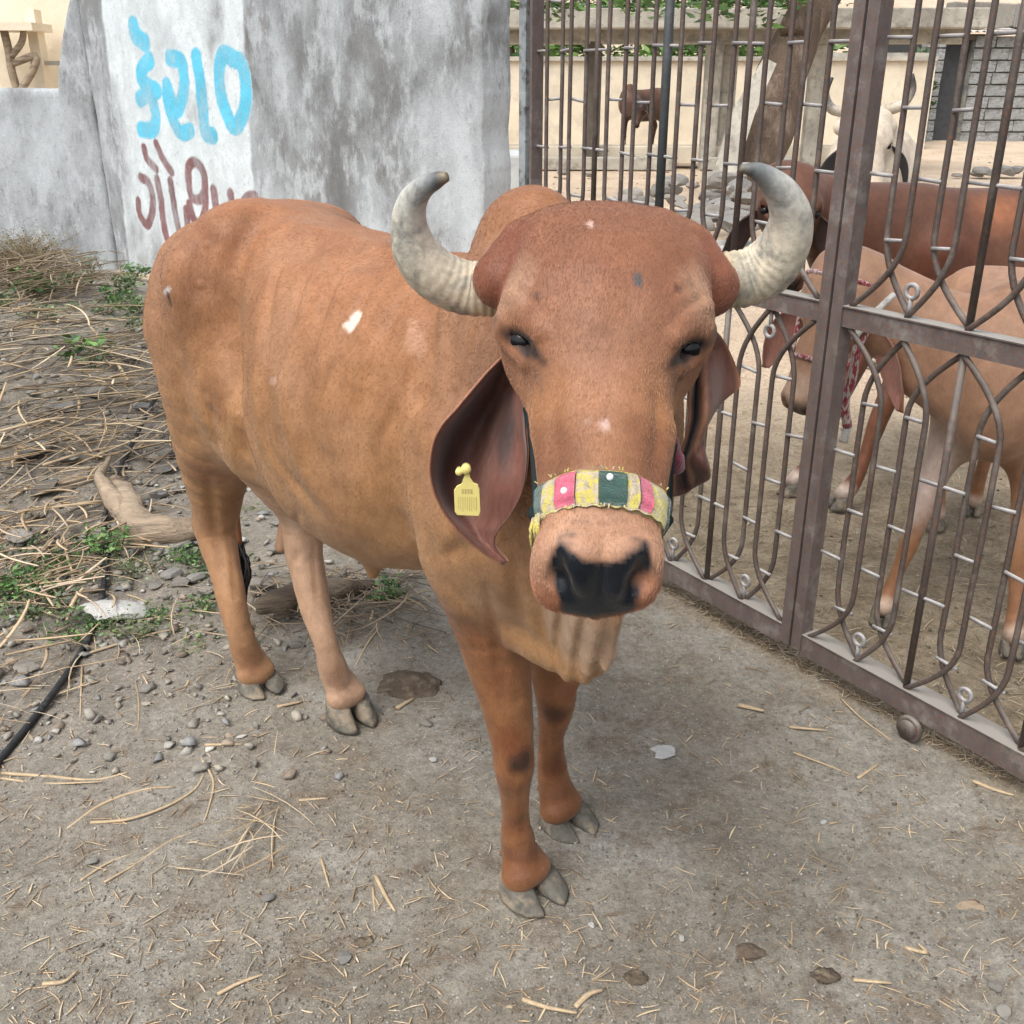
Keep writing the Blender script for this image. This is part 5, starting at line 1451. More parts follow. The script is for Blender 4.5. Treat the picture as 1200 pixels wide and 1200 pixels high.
# black hose
hose = [(-30, 925), (0, 890), (45, 835), (85, 780), (108, 738), (120, 695), (124, 655), (122, 610), (135, 560), (150, 530), (166, 498), (182, 468), (200, 455)]
hp_ = []
for px, py in hose:
    q = G(px, py, 0.01); z = gzs(q[:1], q[1:2])[0]; q = G(px, py, z + .014); hp_.append(q)
m = MB(); sp_ = spline(hp_, 6); m.tube([tuple(q) for q in sp_], .0095, 10)
tag(m.build('hose', mat('black_rubber', (.022, .024, .026), .5, 30, .4, 80, .3, .002, second=(.12, .115, .105), s2scale=12, th=(.56, .7)), None, True), 'black rubber hose running over the dirt and rubble at the left', 'hose')
# clearly visible single stalks
def stalk(pts, w, label, colr=(.44, .335, .21)):
    q = []
    for px, py in pts:
        a = G(px, py, 0.01); z = gzs(a[:1], a[1:2])[0]; q.append(G(px, py, z + w * .7))
    sp_ = spline(q, 5); m = MB(); m.tube([tuple(p) for p in sp_], list(w * .68 * (1 - .5 * np.linspace(0, 1, len(sp_)) ** 2)), 5, up=(0, 0, 1), flat=1.4)
    me = m.mesh('stalk'); n = len(me.vertices); c = np.tile(np.array(colr), (n, 1)) * (.85 + .3 * np.random.rand(n, 1)); buf = np.ones((n, 4), F32); buf[:, :3] = c
    me.color_attributes.new('coat', 'FLOAT_COLOR', 'POINT').data.foreach_set('color', buf.ravel())
    tag(link('dry_stalk', me, M_STRAW, None, True), label, 'dry stalk', 'single dry stalks on the ground')
for pts, w, lab in (
    ([(2, 906), (60, 910), (110, 914), (150, 905)], .0055, 'thick pale stalk at the left edge, below the hose end'),
    ([(0, 912), (55, 918), (120, 916)], .004, 'second pale stalk just under the thick one at the left edge'),
    ([(78, 972), (120, 942), (170, 925), (205, 922)], .0045, 'pale curved stalk, upper of the loose bundle at lower left'),
    ([(106, 964), (150, 960), (195, 945), (228, 925), (240, 905)], .0045, 'pale curved stalk, lower of the loose bundle at lower left'),
    ([(236, 888), (250, 915), (245, 945), (236, 970)], .0035, 'curled grey stalk at the right end of the loose bundle'),
    ([(122, 1034), (160, 1012), (200, 985), (238, 972)], .003, 'reddish thin twig below the loose bundle'),
    ([(94, 1032), (125, 1012), (155, 1000)], .0035, 'yellow stalk left of the reddish twig'),
    ([(50, 1153), (75, 1150), (90, 1138)], .005, 'short flat stalk near the lower left corner'),
    ([(255, 1165), (280, 1152), (308, 1142)], .0045, 'straight pale stalk at the bottom of the dirt'),
    ([(440, 1026), (452, 1050), (463, 1068)], .0055, 'pale stick left of the nearest hoof'), ([(437, 1040), (439, 1068)], .0035, 'thin yellow straw beside the pale stick'),
    ([(612, 1171), (640, 1180), (676, 1187)], .0055, 'bent pale stalk at the bottom edge, left half'), ([(674, 1180), (690, 1165), (706, 1160)], .0065, 'bent pale stalk at the bottom edge, brown curled half'),
    ([(985, 818), (1010, 842), (1045, 868)], .0035, 'long thin straw leaning toward the gate rail'), ([(930, 882), (965, 895), (998, 908)], .0035, 'bent straw lying in the dirt before the gate'),
    ([(1005, 912), (1030, 895)], .005, 'short thick stalk right of the bent straw'), ([(1140, 915), (1165, 925), (1188, 932)], .0065, 'flat stalk under the right end of the gate rail'),
    ([(865, 826), (895, 833)], .008, 'flat pale chip of cane in front of the gate'), ([(925, 852), (970, 856)], .005, 'grey straw lying before the gate wheel'),
    ([(1060, 1110), (1085, 1116), (1075, 1105)], .005, 'tiny forked straw in the lower right dirt'), ([(1000, 1148), (1045, 1152)], .0045, 'pinkish straw in the lower right dirt'),
    ([(100, 690), (160, 700), (215, 735)], .004, 'long thin twig lying left of the near hind leg'), ([(0, 745), (40, 720), (80, 700)], .005, 'pale twig rising from the left edge past the white stone'),
    ([(105, 765), (170, 745), (215, 735)], .005, 'brown twig between the hose and the near hind hoof'), ([(96, 780), (94, 840)], .0035, 'upright looking straw right of the hose'),
    ([(395, 720), (430, 705), (470, 700), (500, 712)], .004, 'twig lying behind the far hind leg'), ([(478, 733), (500, 755), (514, 765)], .0035, 'thin twig near the front leg'), ([(417, 780), (430, 755), (445, 735)], .0035, 'slanting straw between hind hoof and dung'),
    ([(465, 830), (485, 818)], .007, 'orange brown chip of cane below the dung'), ([(325, 828), (355, 822)], .005, 'short stalk between the two hind hoofs'), ([(240, 873), (285, 872)], .005, 'short pale stalk below the near hind hoof'),
    ([(350, 938), (385, 935)], .004, 'short pale stalk in the middle of the dirt'), ([(376, 1005), (386, 1040)], .0035, 'thin curved straw in the middle of the dirt'),
    ([(0, 430), (60, 395), (110, 350), (120, 330)], .007, 'long pale stalk leaning over the straw heap'), ([(150, 445), (120, 400), (95, 370)], .010, 'thick yellow cane standing out of the straw heap'),
    ([(0, 505), (70, 490), (150, 495)], .008, 'thick pale stalk lying across the straw heap'), ([(20, 600), (100, 590), (170, 588)], .009, 'grey stick lying across the rubble'),
    ([(60, 570), (120, 555), (180, 553)], .008, 'pale stick above the log'), ([(50, 545), (100, 530), (150, 520)], .008, 'pale stalk above the stick at the left')):
    stalk(pts, w, lab)
# dung and clods
M_DUNG = mat('dry_dung', (.105, .080, .058), .95, 25, .35, 90, 1.0, .008, second=(.20, .16, .115), s2scale=30, th=(.52, .66))
def clod(px, py, sx, sy, sz, label, name='dung_pat', mt=None):
    g_ = G(px, py, 0); v = I2V.copy(); v = I3V.copy(); v = v * (1 + .55 * fbm(v * 1.6 + px, 5, 7)[:, None] + .10 * fbm(v * 9 + px, 3, 8)[:, None]); V = v * np.array([sx, sy, sz]); V[:, 2] = np.maximum(V[:, 2], -.004)
    V += np.array([g_[0], g_[1], gzs(g_[:1], g_[1:2])[0]])
    tag(link(name, mesh_pd(name, V, I3F), mt or M_DUNG, None, True), label, 'dung')
clod(480, 797, .095, .07, .030, 'dark dried dung pat between the hind and front legs')
clod(968, 1140, .028, .02, .012, 'crumbled brown clod in the lower right dirt'); clod(880, 1112, .03, .02, .010, 'low brown clod at the bottom, right of centre')
clod(745, 1143, .022, .018, .010, 'brown clod left of the larger one at the bottom'); clod(425, 1100, .020, .014, .009, 'brown clod low in the middle of the dirt')
M_PALE = mat('pale_dropping', (.42, .42, .41), .9, 30, .2, 90, .6, .004)
clod(775, 878, .034, .028, .002, 'pale dried splash on the dirt right of the front legs', 'dried_splash', M_PALE)
clod(1130, 1055, .045, .03, .002, 'tan dried patch in the lower right dirt', 'dried_splash', mat('tan_dropping', (.30, .23, .16), .9, 30, .2, 90, .6, .004))
# black plastic scrap
m = MB(); g0 = G(80, 372, .12)
pts = [(0, 0, 0), (.28, .02, -.05), (.34, .12, -.02), (.10, .18, .10), (-.05, .10, .09), (.12, .08, .05)]
m.add([tuple(g0 + np.array(p)) for p in pts], [(0, 1, 5), (1, 2, 5), (2, 3, 5), (3, 4, 5), (4, 0, 5)]); m.add([tuple(g0 + np.array(p) + np.array([0, 0, -.012])) for p in pts], [(5, 1, 0), (5, 2, 1), (5, 3, 2), (5, 4, 3), (5, 0, 4)])
tag(m.build('plastic_scrap', mat('dull_plastic', (.09, .10, .11), .5)), 'crumpled dark plastic scrap behind the straw heap', 'scrap')
# ------------------------------------------------------------------ halter and ear tag
def fabric(name, c, sc=420, c2=None):
    m, nt, b = nodes(name); n = noise_node(nt, sc, 3, .6); n2 = noise_node(nt, 70, 4, .6)
    k = ramp(nt, n2.outputs['Fac'], [(.35, tuple(x * .7 for x in c)), (.65, tuple(min(1, x * 1.2) for x in c))])
    if c2: k = mixc(nt, ramp(nt, noise_node(nt, 110, 3, .6, stretch=(1, 1, .3)).outputs['Fac'], [(.48, (0,) * 3), (.55, (1,) * 3)]), k, c2)
    nt.links.new(k, b.inputs['Base Color']); b.inputs['Roughness'].default_value = .9; b.inputs['Sheen Weight'].default_value = .4
    bump(nt, b, n.outputs['Fac'], .9, .003); return m
def trace(o, d, tmax=.4):
    t = np.zeros(len(o), F32); o = o.astype(F32); d = d.astype(F32)
    for _ in range(60): t = np.minimum(t + hc.head_d(o + d * t[:, None]) * .8, tmax)
    return o + d * t[:, None]
hal = empty('halter', tuple(hfp(0, 0, .43))); tag(hal, 'embroidered yellow, pink and dark green noseband halter worn round the muzzle of the big cow', 'halter')
S0, S1 = .421, .465
M_Y, M_P, M_G, M_W = fabric('yellow_yarn', (.56, .47, .10), c2=(.42, .36, .22)), fabric('pink_yarn', (.52, .085, .15)), fabric('green_yarn', (.018, .065, .050)), fabric('cream_weave', (.42, .35, .25), c2=(.50, .42, .08))
M_DK = mat('dark_rope', (.010, .016, .017), .8); M_MAR = fabric('maroon_yarn', (.16, .014, .035))
def band(a0, a1, s0, s1, off, mt, nm='band', wavy=0.0, par=None):
    A = np.linspace(a0, a1, max(4, int(abs(a1 - a0) * 26))); Sx = np.linspace(s0, s1, 8)
    AA, SS = np.meshgrid(A, Sx, indexing='ij')
    ctr = np.array([hfp(0, -.055, s) for s in SS.ravel()])
    dirv = np.outer(np.sin(AA.ravel()), hc.hw) + np.outer(np.cos(AA.ravel()), hc.hd)
    pt = trace(ctr + dirv * .22, -dirv)
    e = np.minimum(SS.ravel() - s0, s1 - SS.ravel()) / (s1 - s0)
    puff = off * np.clip(.35 + e * 4, 0, 1)
    fz = .0016 * fbm(pt * 90, 3, 3)
    Vo = pt + dirv * (puff + fz)[:, None] + np.outer(wavy * np.sin(AA.ravel() * 23) * (SS.ravel() > (s0 + s1) / 2), hc.ha)
    Vi = pt - dirv * .004
    n, k = AA.shape; ix = np.arange(n * k).reshape(n, k)
    Q = np.stack([ix[:-1, :-1], ix[1:, :-1], ix[1:, 1:], ix[:-1, 1:]], -1).reshape(-1, 4)
    rim = np.concatenate([ix[:, 0], ix[-1, 1:], ix[::-1, -1][1:], ix[0, ::-1][1:-1]])
    rb = np.arange(len(rim)) + n * k
    me = mesh_pd(nm, np.vstack([Vo, Vi[rim]]), np.vstack([Q, np.stack([rim, np.roll(rim, -1), np.roll(rb, -1), rb], 1)]))
    return link(nm, me, mt, par or hal, True)
# positive angle = left in the picture; pixel extents turned into angles round the nose
segs = [(1.62, 1.36, M_Y), (1.34, 1.12, M_G), (1.12, .86, M_W), (.86, .50, M_P), (.48, .11, M_W), (.10, -.37, M_G), (-.38, -.60, M_W), (-.61, -.86, M_P), (-.86, -1.05, M_Y), (-1.35, -1.62, M_G)]
band(1.66, -1.66, S0 - .001, S1 + .001, .0052, M_Y, 'noseband', .0012)
for a0, a1, mt in segs:
    if mt is M_Y: continue
    band(a0, a1, S0 + rnd.uniform(0, .0015), S1 - rnd.uniform(0, .002), .0080, mt, 'woven_patch', .0006)
def on_head(ang, s, off):
    c = hfp(0, -.055, s); d = math.sin(ang) * hc.hw + math.cos(ang) * hc.hd
    p = trace((c + d * .22)[None], (-d)[None])[0]; return p + d * off
M_MIR = mat('mirror_bead', (.80, .82, .82), .25, 30, .1, 60, .1, .001)
for ang, s in ((-.08, S0 + .012), (.68, S0 + .026)):
    c = on_head(ang, s, .008); v = I2V * np.array([.0040, .0040, .0045]) ; o = link('mirror_bead', mesh_pd('bead', v + c, I2F), M_MIR, hal, True)
# hanging yarn end
m = MB()
for k in range(9):
    a = on_head(1.25 + rnd.uniform(-.1, .1), S1 - .002, .008); e = a + np.array([rnd.uniform(-.004, .006), rnd.uniform(-.01, .004), -rnd.uniform(.02, .042)]); m.tube([tuple(a), tuple((a + e) / 2 + np.array([-.003, -.003, 0])), tuple(e)], [.0022, .002, .001], 4)
t_ = m.build('yarn_fringe', M_Y, hal, True); t_['kind'] = 'stuff'
m = MB()
for k in range(26):
    ang = rnd.uniform(-1.3, 1.3); s = rnd.choice((S0, S1)); a = on_head(ang, s, .006); e = on_head(ang + rnd.uniform(-.05, .05), s + (rnd.uniform(.002, .007) if s == S1 else -rnd.uniform(.001, .004)), .008)
    m.tube([tuple(a), tuple(e)], [.0011, .0007], 3)
t_ = m.build('loose_threads', M_Y, hal); t_['kind'] = 'stuff'
# cheek straps running back from the noseband, and the chin strap
def strap(name, pts, w, mt, n=10, flat=.45):
    sp_ = spline(pts, 6); m = MB(); m.tube([tuple(p) for p in sp_], w, n, up=tuple(hc.hw), flat=1.0); return m.build(name, mt, hal, True)
for sg in (1, -1):
    P0 = [on_head(sg * 1.64, S0 + .02, .004), on_head(sg * 1.78, .37, .001), on_head(sg * 2.1, .30, .001), on_head(sg * 2.4, .2, .002)]
    strap('cheek_strap', P0, .0062, M_DK)
    P1 = [on_head(sg * 1.60, S0 + .02, .006), on_head(sg * 2.2, S0 + .03, .010), on_head(sg * 2.8, S0 + .035, .012)]
    strap('chin_strap', P1, .010, M_DK)
strap('tassel', [P(786, 515, 1.25), P(790, 535, 1.235), P(791, 552, 1.24)], [.010] * 6 + [.013] * 6 + [.008], M_MAR)
strap('tassel', [P(783, 520, 1.21), P(779, 548, 1.19), P(777, 585, 1.19), P(775, 606, 1.2)], [.012] * 18 + [.007], M_DK)

M_TAG = mat('ear_tag_plastic', (.72, .62, .22), .45, 20, .08, 90, .1, .001)
M_INK = mat('faded_ink', (.44, .37, .14), .7)
er = empty('ear_tag', tuple(P(547, 585, 1.20))); tag(er, 'yellow plastic ear tag hanging from the left-hand ear of the big cow', 'ear tag')
YT = 1.222
def plate(nm, outline, th, mt, par):
    n = len(outline); F_ = [P(x, y, YT) for x, y in outline]; B_ = [p + np.array([0, th, 0]) for p in F_]
    me = mesh_pd(nm, F_ + B_, [tuple(range(n))] + [tuple(range(2 * n - 1, n - 1, -1))] + [(i, i + n, (i + 1) % n + n, (i + 1) % n) for i in range(n)])
    o = link(nm, me, mt, par)
    bv = o.modifiers.new('round', 'BEVEL'); bv.width = .0008; bv.segments = 2; return o
plate('plate', [(532, 575), (535, 570), (541, 567), (544, 558), (545, 552), (550, 552), (551, 560), (555, 566), (560, 568), (562, 574), (563, 600), (561, 605), (536, 604), (533, 600)], .0028, M_TAG, er)
for (x, y, r_) in ((546, 550, .0070), (538, 553, .005)):
    m = MB(); c = P(x, y, YT); m.tube([tuple(c + np.array([0, -.004, 0])), tuple(c + np.array([0, -.001, 0])), tuple(c + np.array([0, .010, 0]))], [r_ * .7, r_, r_ * .8], 14); m.build('button', M_TAG, er, True)
def YTa(x, y): return P(x, y, YT) + np.array([0, -.0006, 0])
m = MB()
for k in range(9):
    x = 537 + k * 2.6; h_ = rnd.uniform(14, 18); w_ = rnd.uniform(.4, .8); m.add([YTa(x, 582), YTa(x + w_, 582), YTa(x + w_, 582 + h_), YTa(x, 582 + h_)], [(3, 2, 1, 0)])
for k in range(4):
    x = 541 + k * 3.4; m.add([YTa(x, 573), YTa(x + 2.2, 573), YTa(x + 2.2, 578), YTa(x, 578)], [(3, 2, 1, 0)])
o = m.build('print', M_INK, er); o['kind'] = 'stuff'
# ------------------------------------------------------------------ animals in the yard
STD_BODY = [(-.30, 1.10, .93, .07), (-.25, 1.19, .80, .135), (-.18, 1.245, .72, .185), (0, 1.29, .66, .225), (.18, 1.275, .61, .225),
    (.36, 1.255, .60, .245), (.55, 1.250, .60, .245), (.72, 1.255, .63, .215), (.86, 1.265, .67, .18), (.98, 1.25, .72, .15), (1.10, 1.20, .78, .12), (1.16, 1.15, .82, .10)]
FRONT = [(.86, .13, 1.02, .10), (.84, .14, .80, .078), (.86, .13, .58, .052), (.87, .125, .37, .040), (.865, .12, .30, .036), (.865, .12, .22, .027), (.865, .12, .13, .030), (.885, .12, .075, .038), (.90, .12, .055, .038)]
REAR = [(.0, .13, 1.0, .165), (.03, .15, .80, .12), (-.04, .14, .64, .075), (-.13, .13, .51, .050), (-.12, .13, .44, .042), (-.09, .13, .28, .031), (-.06, .13, .16, .034), (-.035, .13, .085, .041), (-.02, .13, .06, .040)]
def make_bovine(name, label, cat, origin, heading, sc, coatc, poll, muzz, dors, hs, horns=None, hornc=None, ears=((1, .26), (-1, .26)), earc=((.13, .045, .03), (.2, .08, .045)), legc=None, feet=None, res=.011, group=None,
                fetlock=None, blobs_=(), bodyrows=None, gaunt=0.0, eye=True, hump=True):
    root = empty(name, (origin[0], origin[1], 0)); tag(root, label, cat, group)
    b = Bovine(origin, heading, sc); b.detail = False; b.set_body(bodyrows or STD_BODY)
    a = norm(np.array(muzz) - np.array(poll)); b.set_head(poll, a, dors, hs); b.hornburr = horns is not None
    at_ = b.at
    for sg in (1, -1):
        b.cap(at_(.04, sg * .15, 1.20), at_(-.01, sg * .195, 1.165), .055 * sc, .045 * sc, .09)
    if hump: b.cap(at_(.90, 0, 1.30), at_(.94, 0, 1.20), .06 * sc, .09 * sc, .10)
    nk0, nk1 = at_(.92, 0, 1.06), b.hf(0, -.10, .06)
    b.cap(nk0, nk1, .165 * sc, .10 * hs, .10); b.cap(at_(.97, 0, .94), b.hf(0, -.16, .15), .13 * sc, .085 * hs, .10)
    b.cap(at_(1.0, 0, .84), (np.array(at_(1.06, 0, .80)) + b.hf(0, -.17, .2)) / 2, .07 * sc, .05 * sc, .08)
    legs = []
    for i, (tmpl, sg) in enumerate(((FRONT, 1), (FRONT, -1), (REAR, 1), (REAR, -1))):
        pts = [(*at_(x, y * sg, z), r * sc) for x, y, z, r in tmpl]
        if feet and feet[i] is not None:
            base = np.array(pts[-1][:3]); tgt = np.array([feet[i][0], feet[i][1], base[2] if len(feet[i]) < 3 else feet[i][2]]); dl = tgt - base; H_ = pts[1][2]
            pts = [(*(np.array(p[:3]) + dl * np.clip(1 - (p[2] - base[2]) / (H_ - base[2]), 0, 1)), p[3]) for p in pts]
        legs.append(pts); b.chain(pts, .09 if i > 1 else .07)
    allp = np.array([p[:3] for l in legs for p in l] + [at_(-.35, 0, 1.1), at_(1.2, 0, 1.1), b.hf(0, 0, 0), b.hf(0, 0, .6), at_(.4, .3, 1.3), at_(.4, -.3, 1.0)])
    lo, hi = allp.min(0) - .22 * sc, allp.max(0) + .22 * sc; lo[2] = max(lo[2], -.02)
    b_sdf = b.sdf
    me, V = b.mesh('body', res, lo, hi)
    def layers(V, c):
        n = fbm(V * 3.5, 4, 21)[:, None]; return (c * (1 + .28 * n)).astype(F32)
    bl = []
    lc = legc
    if lc is not None:
        for l in legs:
            for p in l[2:]: bl.append((p[:3], p[3] * 1.3 + .03, .7, lc, .6))
    if fetlock is not None:
        for l in legs: bl.append((l[-1][:3], .055 * sc, .5, fetlock, .9))
        for l in legs: bl.append(((l[-1][0], l[-1][1], l[-1][2] - .01), .042 * sc, .4, (.012, .010, .010), .9))
    bl.append((b.hf(0, -.05, .54), .05 * hs, .5, (.012, .011, .012), .95)); bl.append((b.hf(0, .0, .47), .06 * hs, .8, tuple(min(1, x * 1.5 + .05) for x in coatc), .5))
    for q in blobs_: bl.append(q)
    paint(me, V, coatc, bl, layers)
    link('body', me, M_COAT, root)
    for sg in (1, -1):
        if eye:
            c = b.hf(sg * .104, -.040, .212); link('eye', mesh_pd('eye', I2V * .019 * hs + c, I2F), M_EYE, root, True)
    for sg, L in ears:
        ctr = [b.hf(sg * (.115 + .13 * t ** .7), -.08 - .03 * t, .19) + np.array([0, 0, -L * hs * 1.0 * t ** 1.1]) for t in np.linspace(0, 1, 6)]
        wv = b.hd * .45 + b.hw * sg * .75; wv = wv - np.array([0, 0, wv[2]]); wv = norm(wv)
        rows = []
        for t, c in zip(np.linspace(0, 1, 6), ctr):
            w_ = hs * (.016 + .042 * math.sin(math.pi * min(1, t * 1.0) ** .8)) * (1 if t < 1 else .3)
            rows.append([c + wv * w_ * k + b.hw * sg * hs * (.022 * (1 - k * k)) for k in (-1, -.5, 0, .5, 1)])
        make_ear(root, rows, earc[0], earc[1], earc[0], .006, name='ear', faceref=c - b.hw * sg)
    if horns:
        for sg in (1, -1):
            pts = [b.hp + b.hs * (b.hw * sg * h[0] + np.array([0, 0, 1]) * h[2] + b.hd * h[1]) for h in horns]
            make_horn(root, pts, [h[3] * hs for h in horns], hornc or HC, 14)
    for l in legs:
        p = np.array(l[-1][:3]); make_hoof(root, (p[0], p[1], p[2]), heading, .085 * sc, 0, .10 * sc, z0=p[2] - .055 * sc)
    m = MB(); tp = spline([at_(-.27, 0, 1.12), at_(-.33, .0, .95), at_(-.32, .01, .70), at_(-.30, .02, .5)], 4)
    m.tube([tuple(p) for p in tp], list(np.linspace(.026 * sc, .012 * sc, len(tp))), 8); tl_ = m.build('tail', M_TAILS, root, True)
    m = MB(); tp = spline([at_(-.30, .02, .52), at_(-.30, .02, .40), at_(-.29, .02, .28)], 4); m.tube([tuple(p) for p in tp], [.012 * sc, .02 * sc, .03 * sc, .035 * sc, .035 * sc, .03 * sc, .02 * sc, .012 * sc, .004 * sc][:len(tp)], 8); m.build('tail_switch', M_SWITCH, tl_, True)
    return root, b
M_TAILS = mat('tail_hide', (.27, .12, .065)); M_SWITCH = mat('switch_hair', (.03, .025, .022), .6)
# fawn calf close behind the right leaf
calf, cb = make_bovine('calf', 'fawn calf behind the right gate leaf with its head turned to the left', 'calf', (1.64, 3.46, 0), (-.36, -.93), .76, (.33, .195, .125),
    P(998, 296, 2.92), P(928, 480, 2.82), (-.50, -.72, .45), .84, None, feet=[(*P(1185, 762, 2.62)[:2],), (*P(1035, 712, 2.80)[:2],), (*P(1140, 590, 3.66)[:2],), (*P(1098, 598, 3.52)[:2],)], legc=(.27, .13, .06), fetlock=(.55, .42, .33), res=.008,
    ears=((1, .26), (-1, .27)), earc=((.42, .20, .16), (.32, .14, .07)),
    blobs_=[(P(1075, 540, 2.85), .14, .8, (.50, .42, .38), .8), (P(1160, 360, 2.95), .035, .7, (.08, .035, .02), .8), (P(1060, 590, 2.9), .08, .8, (.52, .44, .40), .7), (P(1185, 705, 2.6), .03, .8, (.06, .03, .02), .8), (P(935, 460, 2.84), .05, .8, (.52, .40, .30), .6)])
# red brown cow behind it
c2, b2 = make_bovine('cow', 'dark red brown cow standing behind the fawn calf, its head beside the right horn', 'cow', (2.35, 4.25, 0), (-.97, -.22), .93, (.112, .050, .030),
    P(930, 190, 3.85), P(926, 352, 3.52), (0, -.75, .55), .86, None, feet=[(*P(985, 600, 3.72)[:2],), (*P(928, 580, 3.86)[:2],), None, None], legc=(.15, .055, .025), fetlock=(.50, .42, .36), res=.009, hump=False,
    ears=((1, .25), (-1, .25)), earc=((.045, .022, .018), (.08, .03, .02)), blobs_=[(P(1110, 300, 3.9), .12, .9, (.12, .035, .018), .5), (P(1180, 240, 3.95), .1, .9, (.33, .13, .06), .6)])
# white cow
WH = [(.08, -.05, .0, .030), (.14, -.05, .0, .030), (.20, -.04, .02, .026), (.235, -.02, .08, .018), (.215, .0, .15, .008)]
c3, b3 = make_bovine('cow', 'white horned cow with black ears standing in the yard behind the gate stiles', 'cow', (2.25, 6.75, 0), (-.28, -.96), 1.0, (.55, .49, .40),
    P(1018, 124, 5.65), P(1026, 240, 5.42), (0, -.80, .45), .95, WH, hornc=[(0, (.45, .38, .28)), (.5, (.5, .45, .38)), (.8, (.12, .10, .09)), (1, (.03, .03, .03))], fetlock=None, res=.014,
    ears=((1, .23), (-1, .23)), earc=((.022, .022, .025), (.02, .02, .022)), blobs_=[(P(1034, 225, 5.4), .09, .8, (.42, .28, .16), .7), (P(1060, 190, 6.2), .25, .9, (.50, .40, .26), .6)])
# far dark cow
c4, b4 = make_bovine('cow', 'small dark cow far off in the shed with its head lowered to feed', 'cow', (2.75, 20.9, .30), (-.75, -.66), .86, (.10, .050, .032),
    (2.30, 19.85, 1.18), (2.18, 19.6, .72), (-.7, -.5, .35), .85, None, res=.035, ears=((1, .2), (-1, .2)), blobs_=[((2.5, 20.3, .9), .33, .7, (.02, .018, .018), .9), ((2.3, 19.9, 1.1), .2, .7, (.02, .018, .018), .9)])
# rope halters
M_RROPE = fabric('red_rope', (.28, .018, .030), c2=(.5, .42, .38)); M_WROPE = fabric('white_rope', (.55, .52, .48))
def rope(pts, r_, mt, nm, par): sp_ = spline(pts, 6); m = MB(); m.tube([tuple(p) for p in sp_], r_, 7); return m.build(nm, mt, par, True)
hr_ = empty('rope_halter', tuple(cb.hf(0, 0, .2))); tag(hr_, 'red and white rope halter on the fawn calf', 'halter')
def around(b_, s_, r0, r1, n=14, z=-.09): return [b_.hf(math.sin(t) * r0, z + math.cos(t) * r1, s_) for t in np.linspace(0, 2 * math.pi, n)]
rope(around(cb, .37, .088, .086, z=-.08), .007, M_RROPE, 'noseband', hr_); rope(around(cb, .09, .139, .112, z=-.07), .008, M_RROPE, 'poll_strap', hr_)
for sg in (1, -1): rope([cb.hf(sg * .098, -.08, .37), cb.hf(sg * .125, -.08, .22), cb.hf(sg * .145, -.07, .09)], .007, M_RROPE, 'cheek_strap', hr_)
rope([P(1005, 405, 2.62), P(998, 445, 2.62), P(990, 470, 2.63), P(993, 500, 2.64)], .013, M_RROPE, 'lead_end', hr_); rope([P(993, 500, 2.64), P(988, 518, 2.64)], .012, M_WROPE, 'knot', hr_)
rope([P(1048, 345, 2.72), P(1020, 372, 2.70), P(1000, 398, 2.68)], .009, M_WROPE, 'neck_rope', hr_)

# ------------------------------------------------------------------ yard buildings, trees, stones
M_CONC = mat('old_concrete', (.42, .395, .34), .92, 3, .3, 30, .6, .02, second=(.27, .255, .22), s2scale=5, th=(.5, .62))
M_CREAM = mat('cream_wall', (.66, .585, .46), .92, 1.5, .18, 20, .4, .02, second=(.50, .46, .38), s2scale=2.2, th=(.52, .7))
M_BLUEW = mat('pale_limewash', (.50, .52, .52), .92, 1.5, .2, 20, .4, .02, second=(.34, .35, .35), s2scale=2.2, th=(.52, .7))
M_SHADE = mat('shade_dark_timber', (.10, .085, .07), .9, 8)  # dark timber tone, also the painted shade in the beam gap
M_ROOMSHADE = mat('room_shade', (.055, .058, .062), .8, 8)  # near-black tone standing for the shade inside the house
def bx(parent, nm, c, size, mt, rz=0.0, jit=0.0, bev=0.0):
    m = MB(); m.box(c, size, Matrix.Rotation(rz, 3, 'Z'), jit); o = m.build(nm, mt, parent)
    if bev: b_ = o.modifiers.new('b', 'BEVEL'); b_.width = bev; b_.segments = 2
    return o
# open shed: two concrete beams on posts, feed ledge, low back wall
sh = empty('cattle_shed', (2, 19, 0)); tag(sh, 'open cattle shed with long concrete beams on posts across the back of the yard', 'shed')
def zg(y): return float(np.clip((y - 14) / 20, 0, 1) ** 1.3 * .55)
zz = zg(19.5)
bx(sh, 'roof_beam', (1.9, 18.4, P(750, 22, 18.4)[2]), (11.5, .35, .30), M_CONC, -.02, bev=.02)
bx(sh, 'tie_beam', (1.9, 18.9, P(750, 42, 18.9)[2]), (11.3, .28, .26), M_CONC, -.02, bev=.02)
bx(sh, 'beam_gap_shade', (1.9, 18.72, P(750, 31, 18.7)[2]), (11.2, .2, .06), M_SHADE, -.02)  # dark strip between the two beams, shade put into its colour
for px in (570, 698, 838, 860, 962):
    a = P(px, 45, 18.9); wd2 = .26 if px != 698 else .22
    bx(sh, 'post', (a[0], 18.9 + (.25 if px == 860 else 0), (a[2] + zz) / 2 - .08), (wd2, .26, a[2] - zz + .1), M_CONC if px != 698 else M_SHADE, bev=.02)
a = P(750, 150, 19.4); bx(sh, 'feed_ledge', (1.6, 19.3, zz + .22), (9.6, .5, .30), M_CREAM, -.02, bev=.02)
for k, px in enumerate((640, 735, 880)): bx(sh, 'kerb_block', (P(px, 160, 18.6)[0], 18.75, zz + .10), (1.6, .22, .22), M_CONC, rnd.uniform(-.05, .05), .01, .02)
bw = empty('yard_wall', (2, 23, 0)); tag(bw, 'long cream washed wall seen behind the cattle shed', 'wall')
zz2 = zg(23)
bx(bw, 'wall', (2.4, 23, (P(750, 72, 23)[2] + zz2) / 2), (12.5, .3, P(750, 72, 23)[2] - zz2 + .1), M_CREAM, -.01)
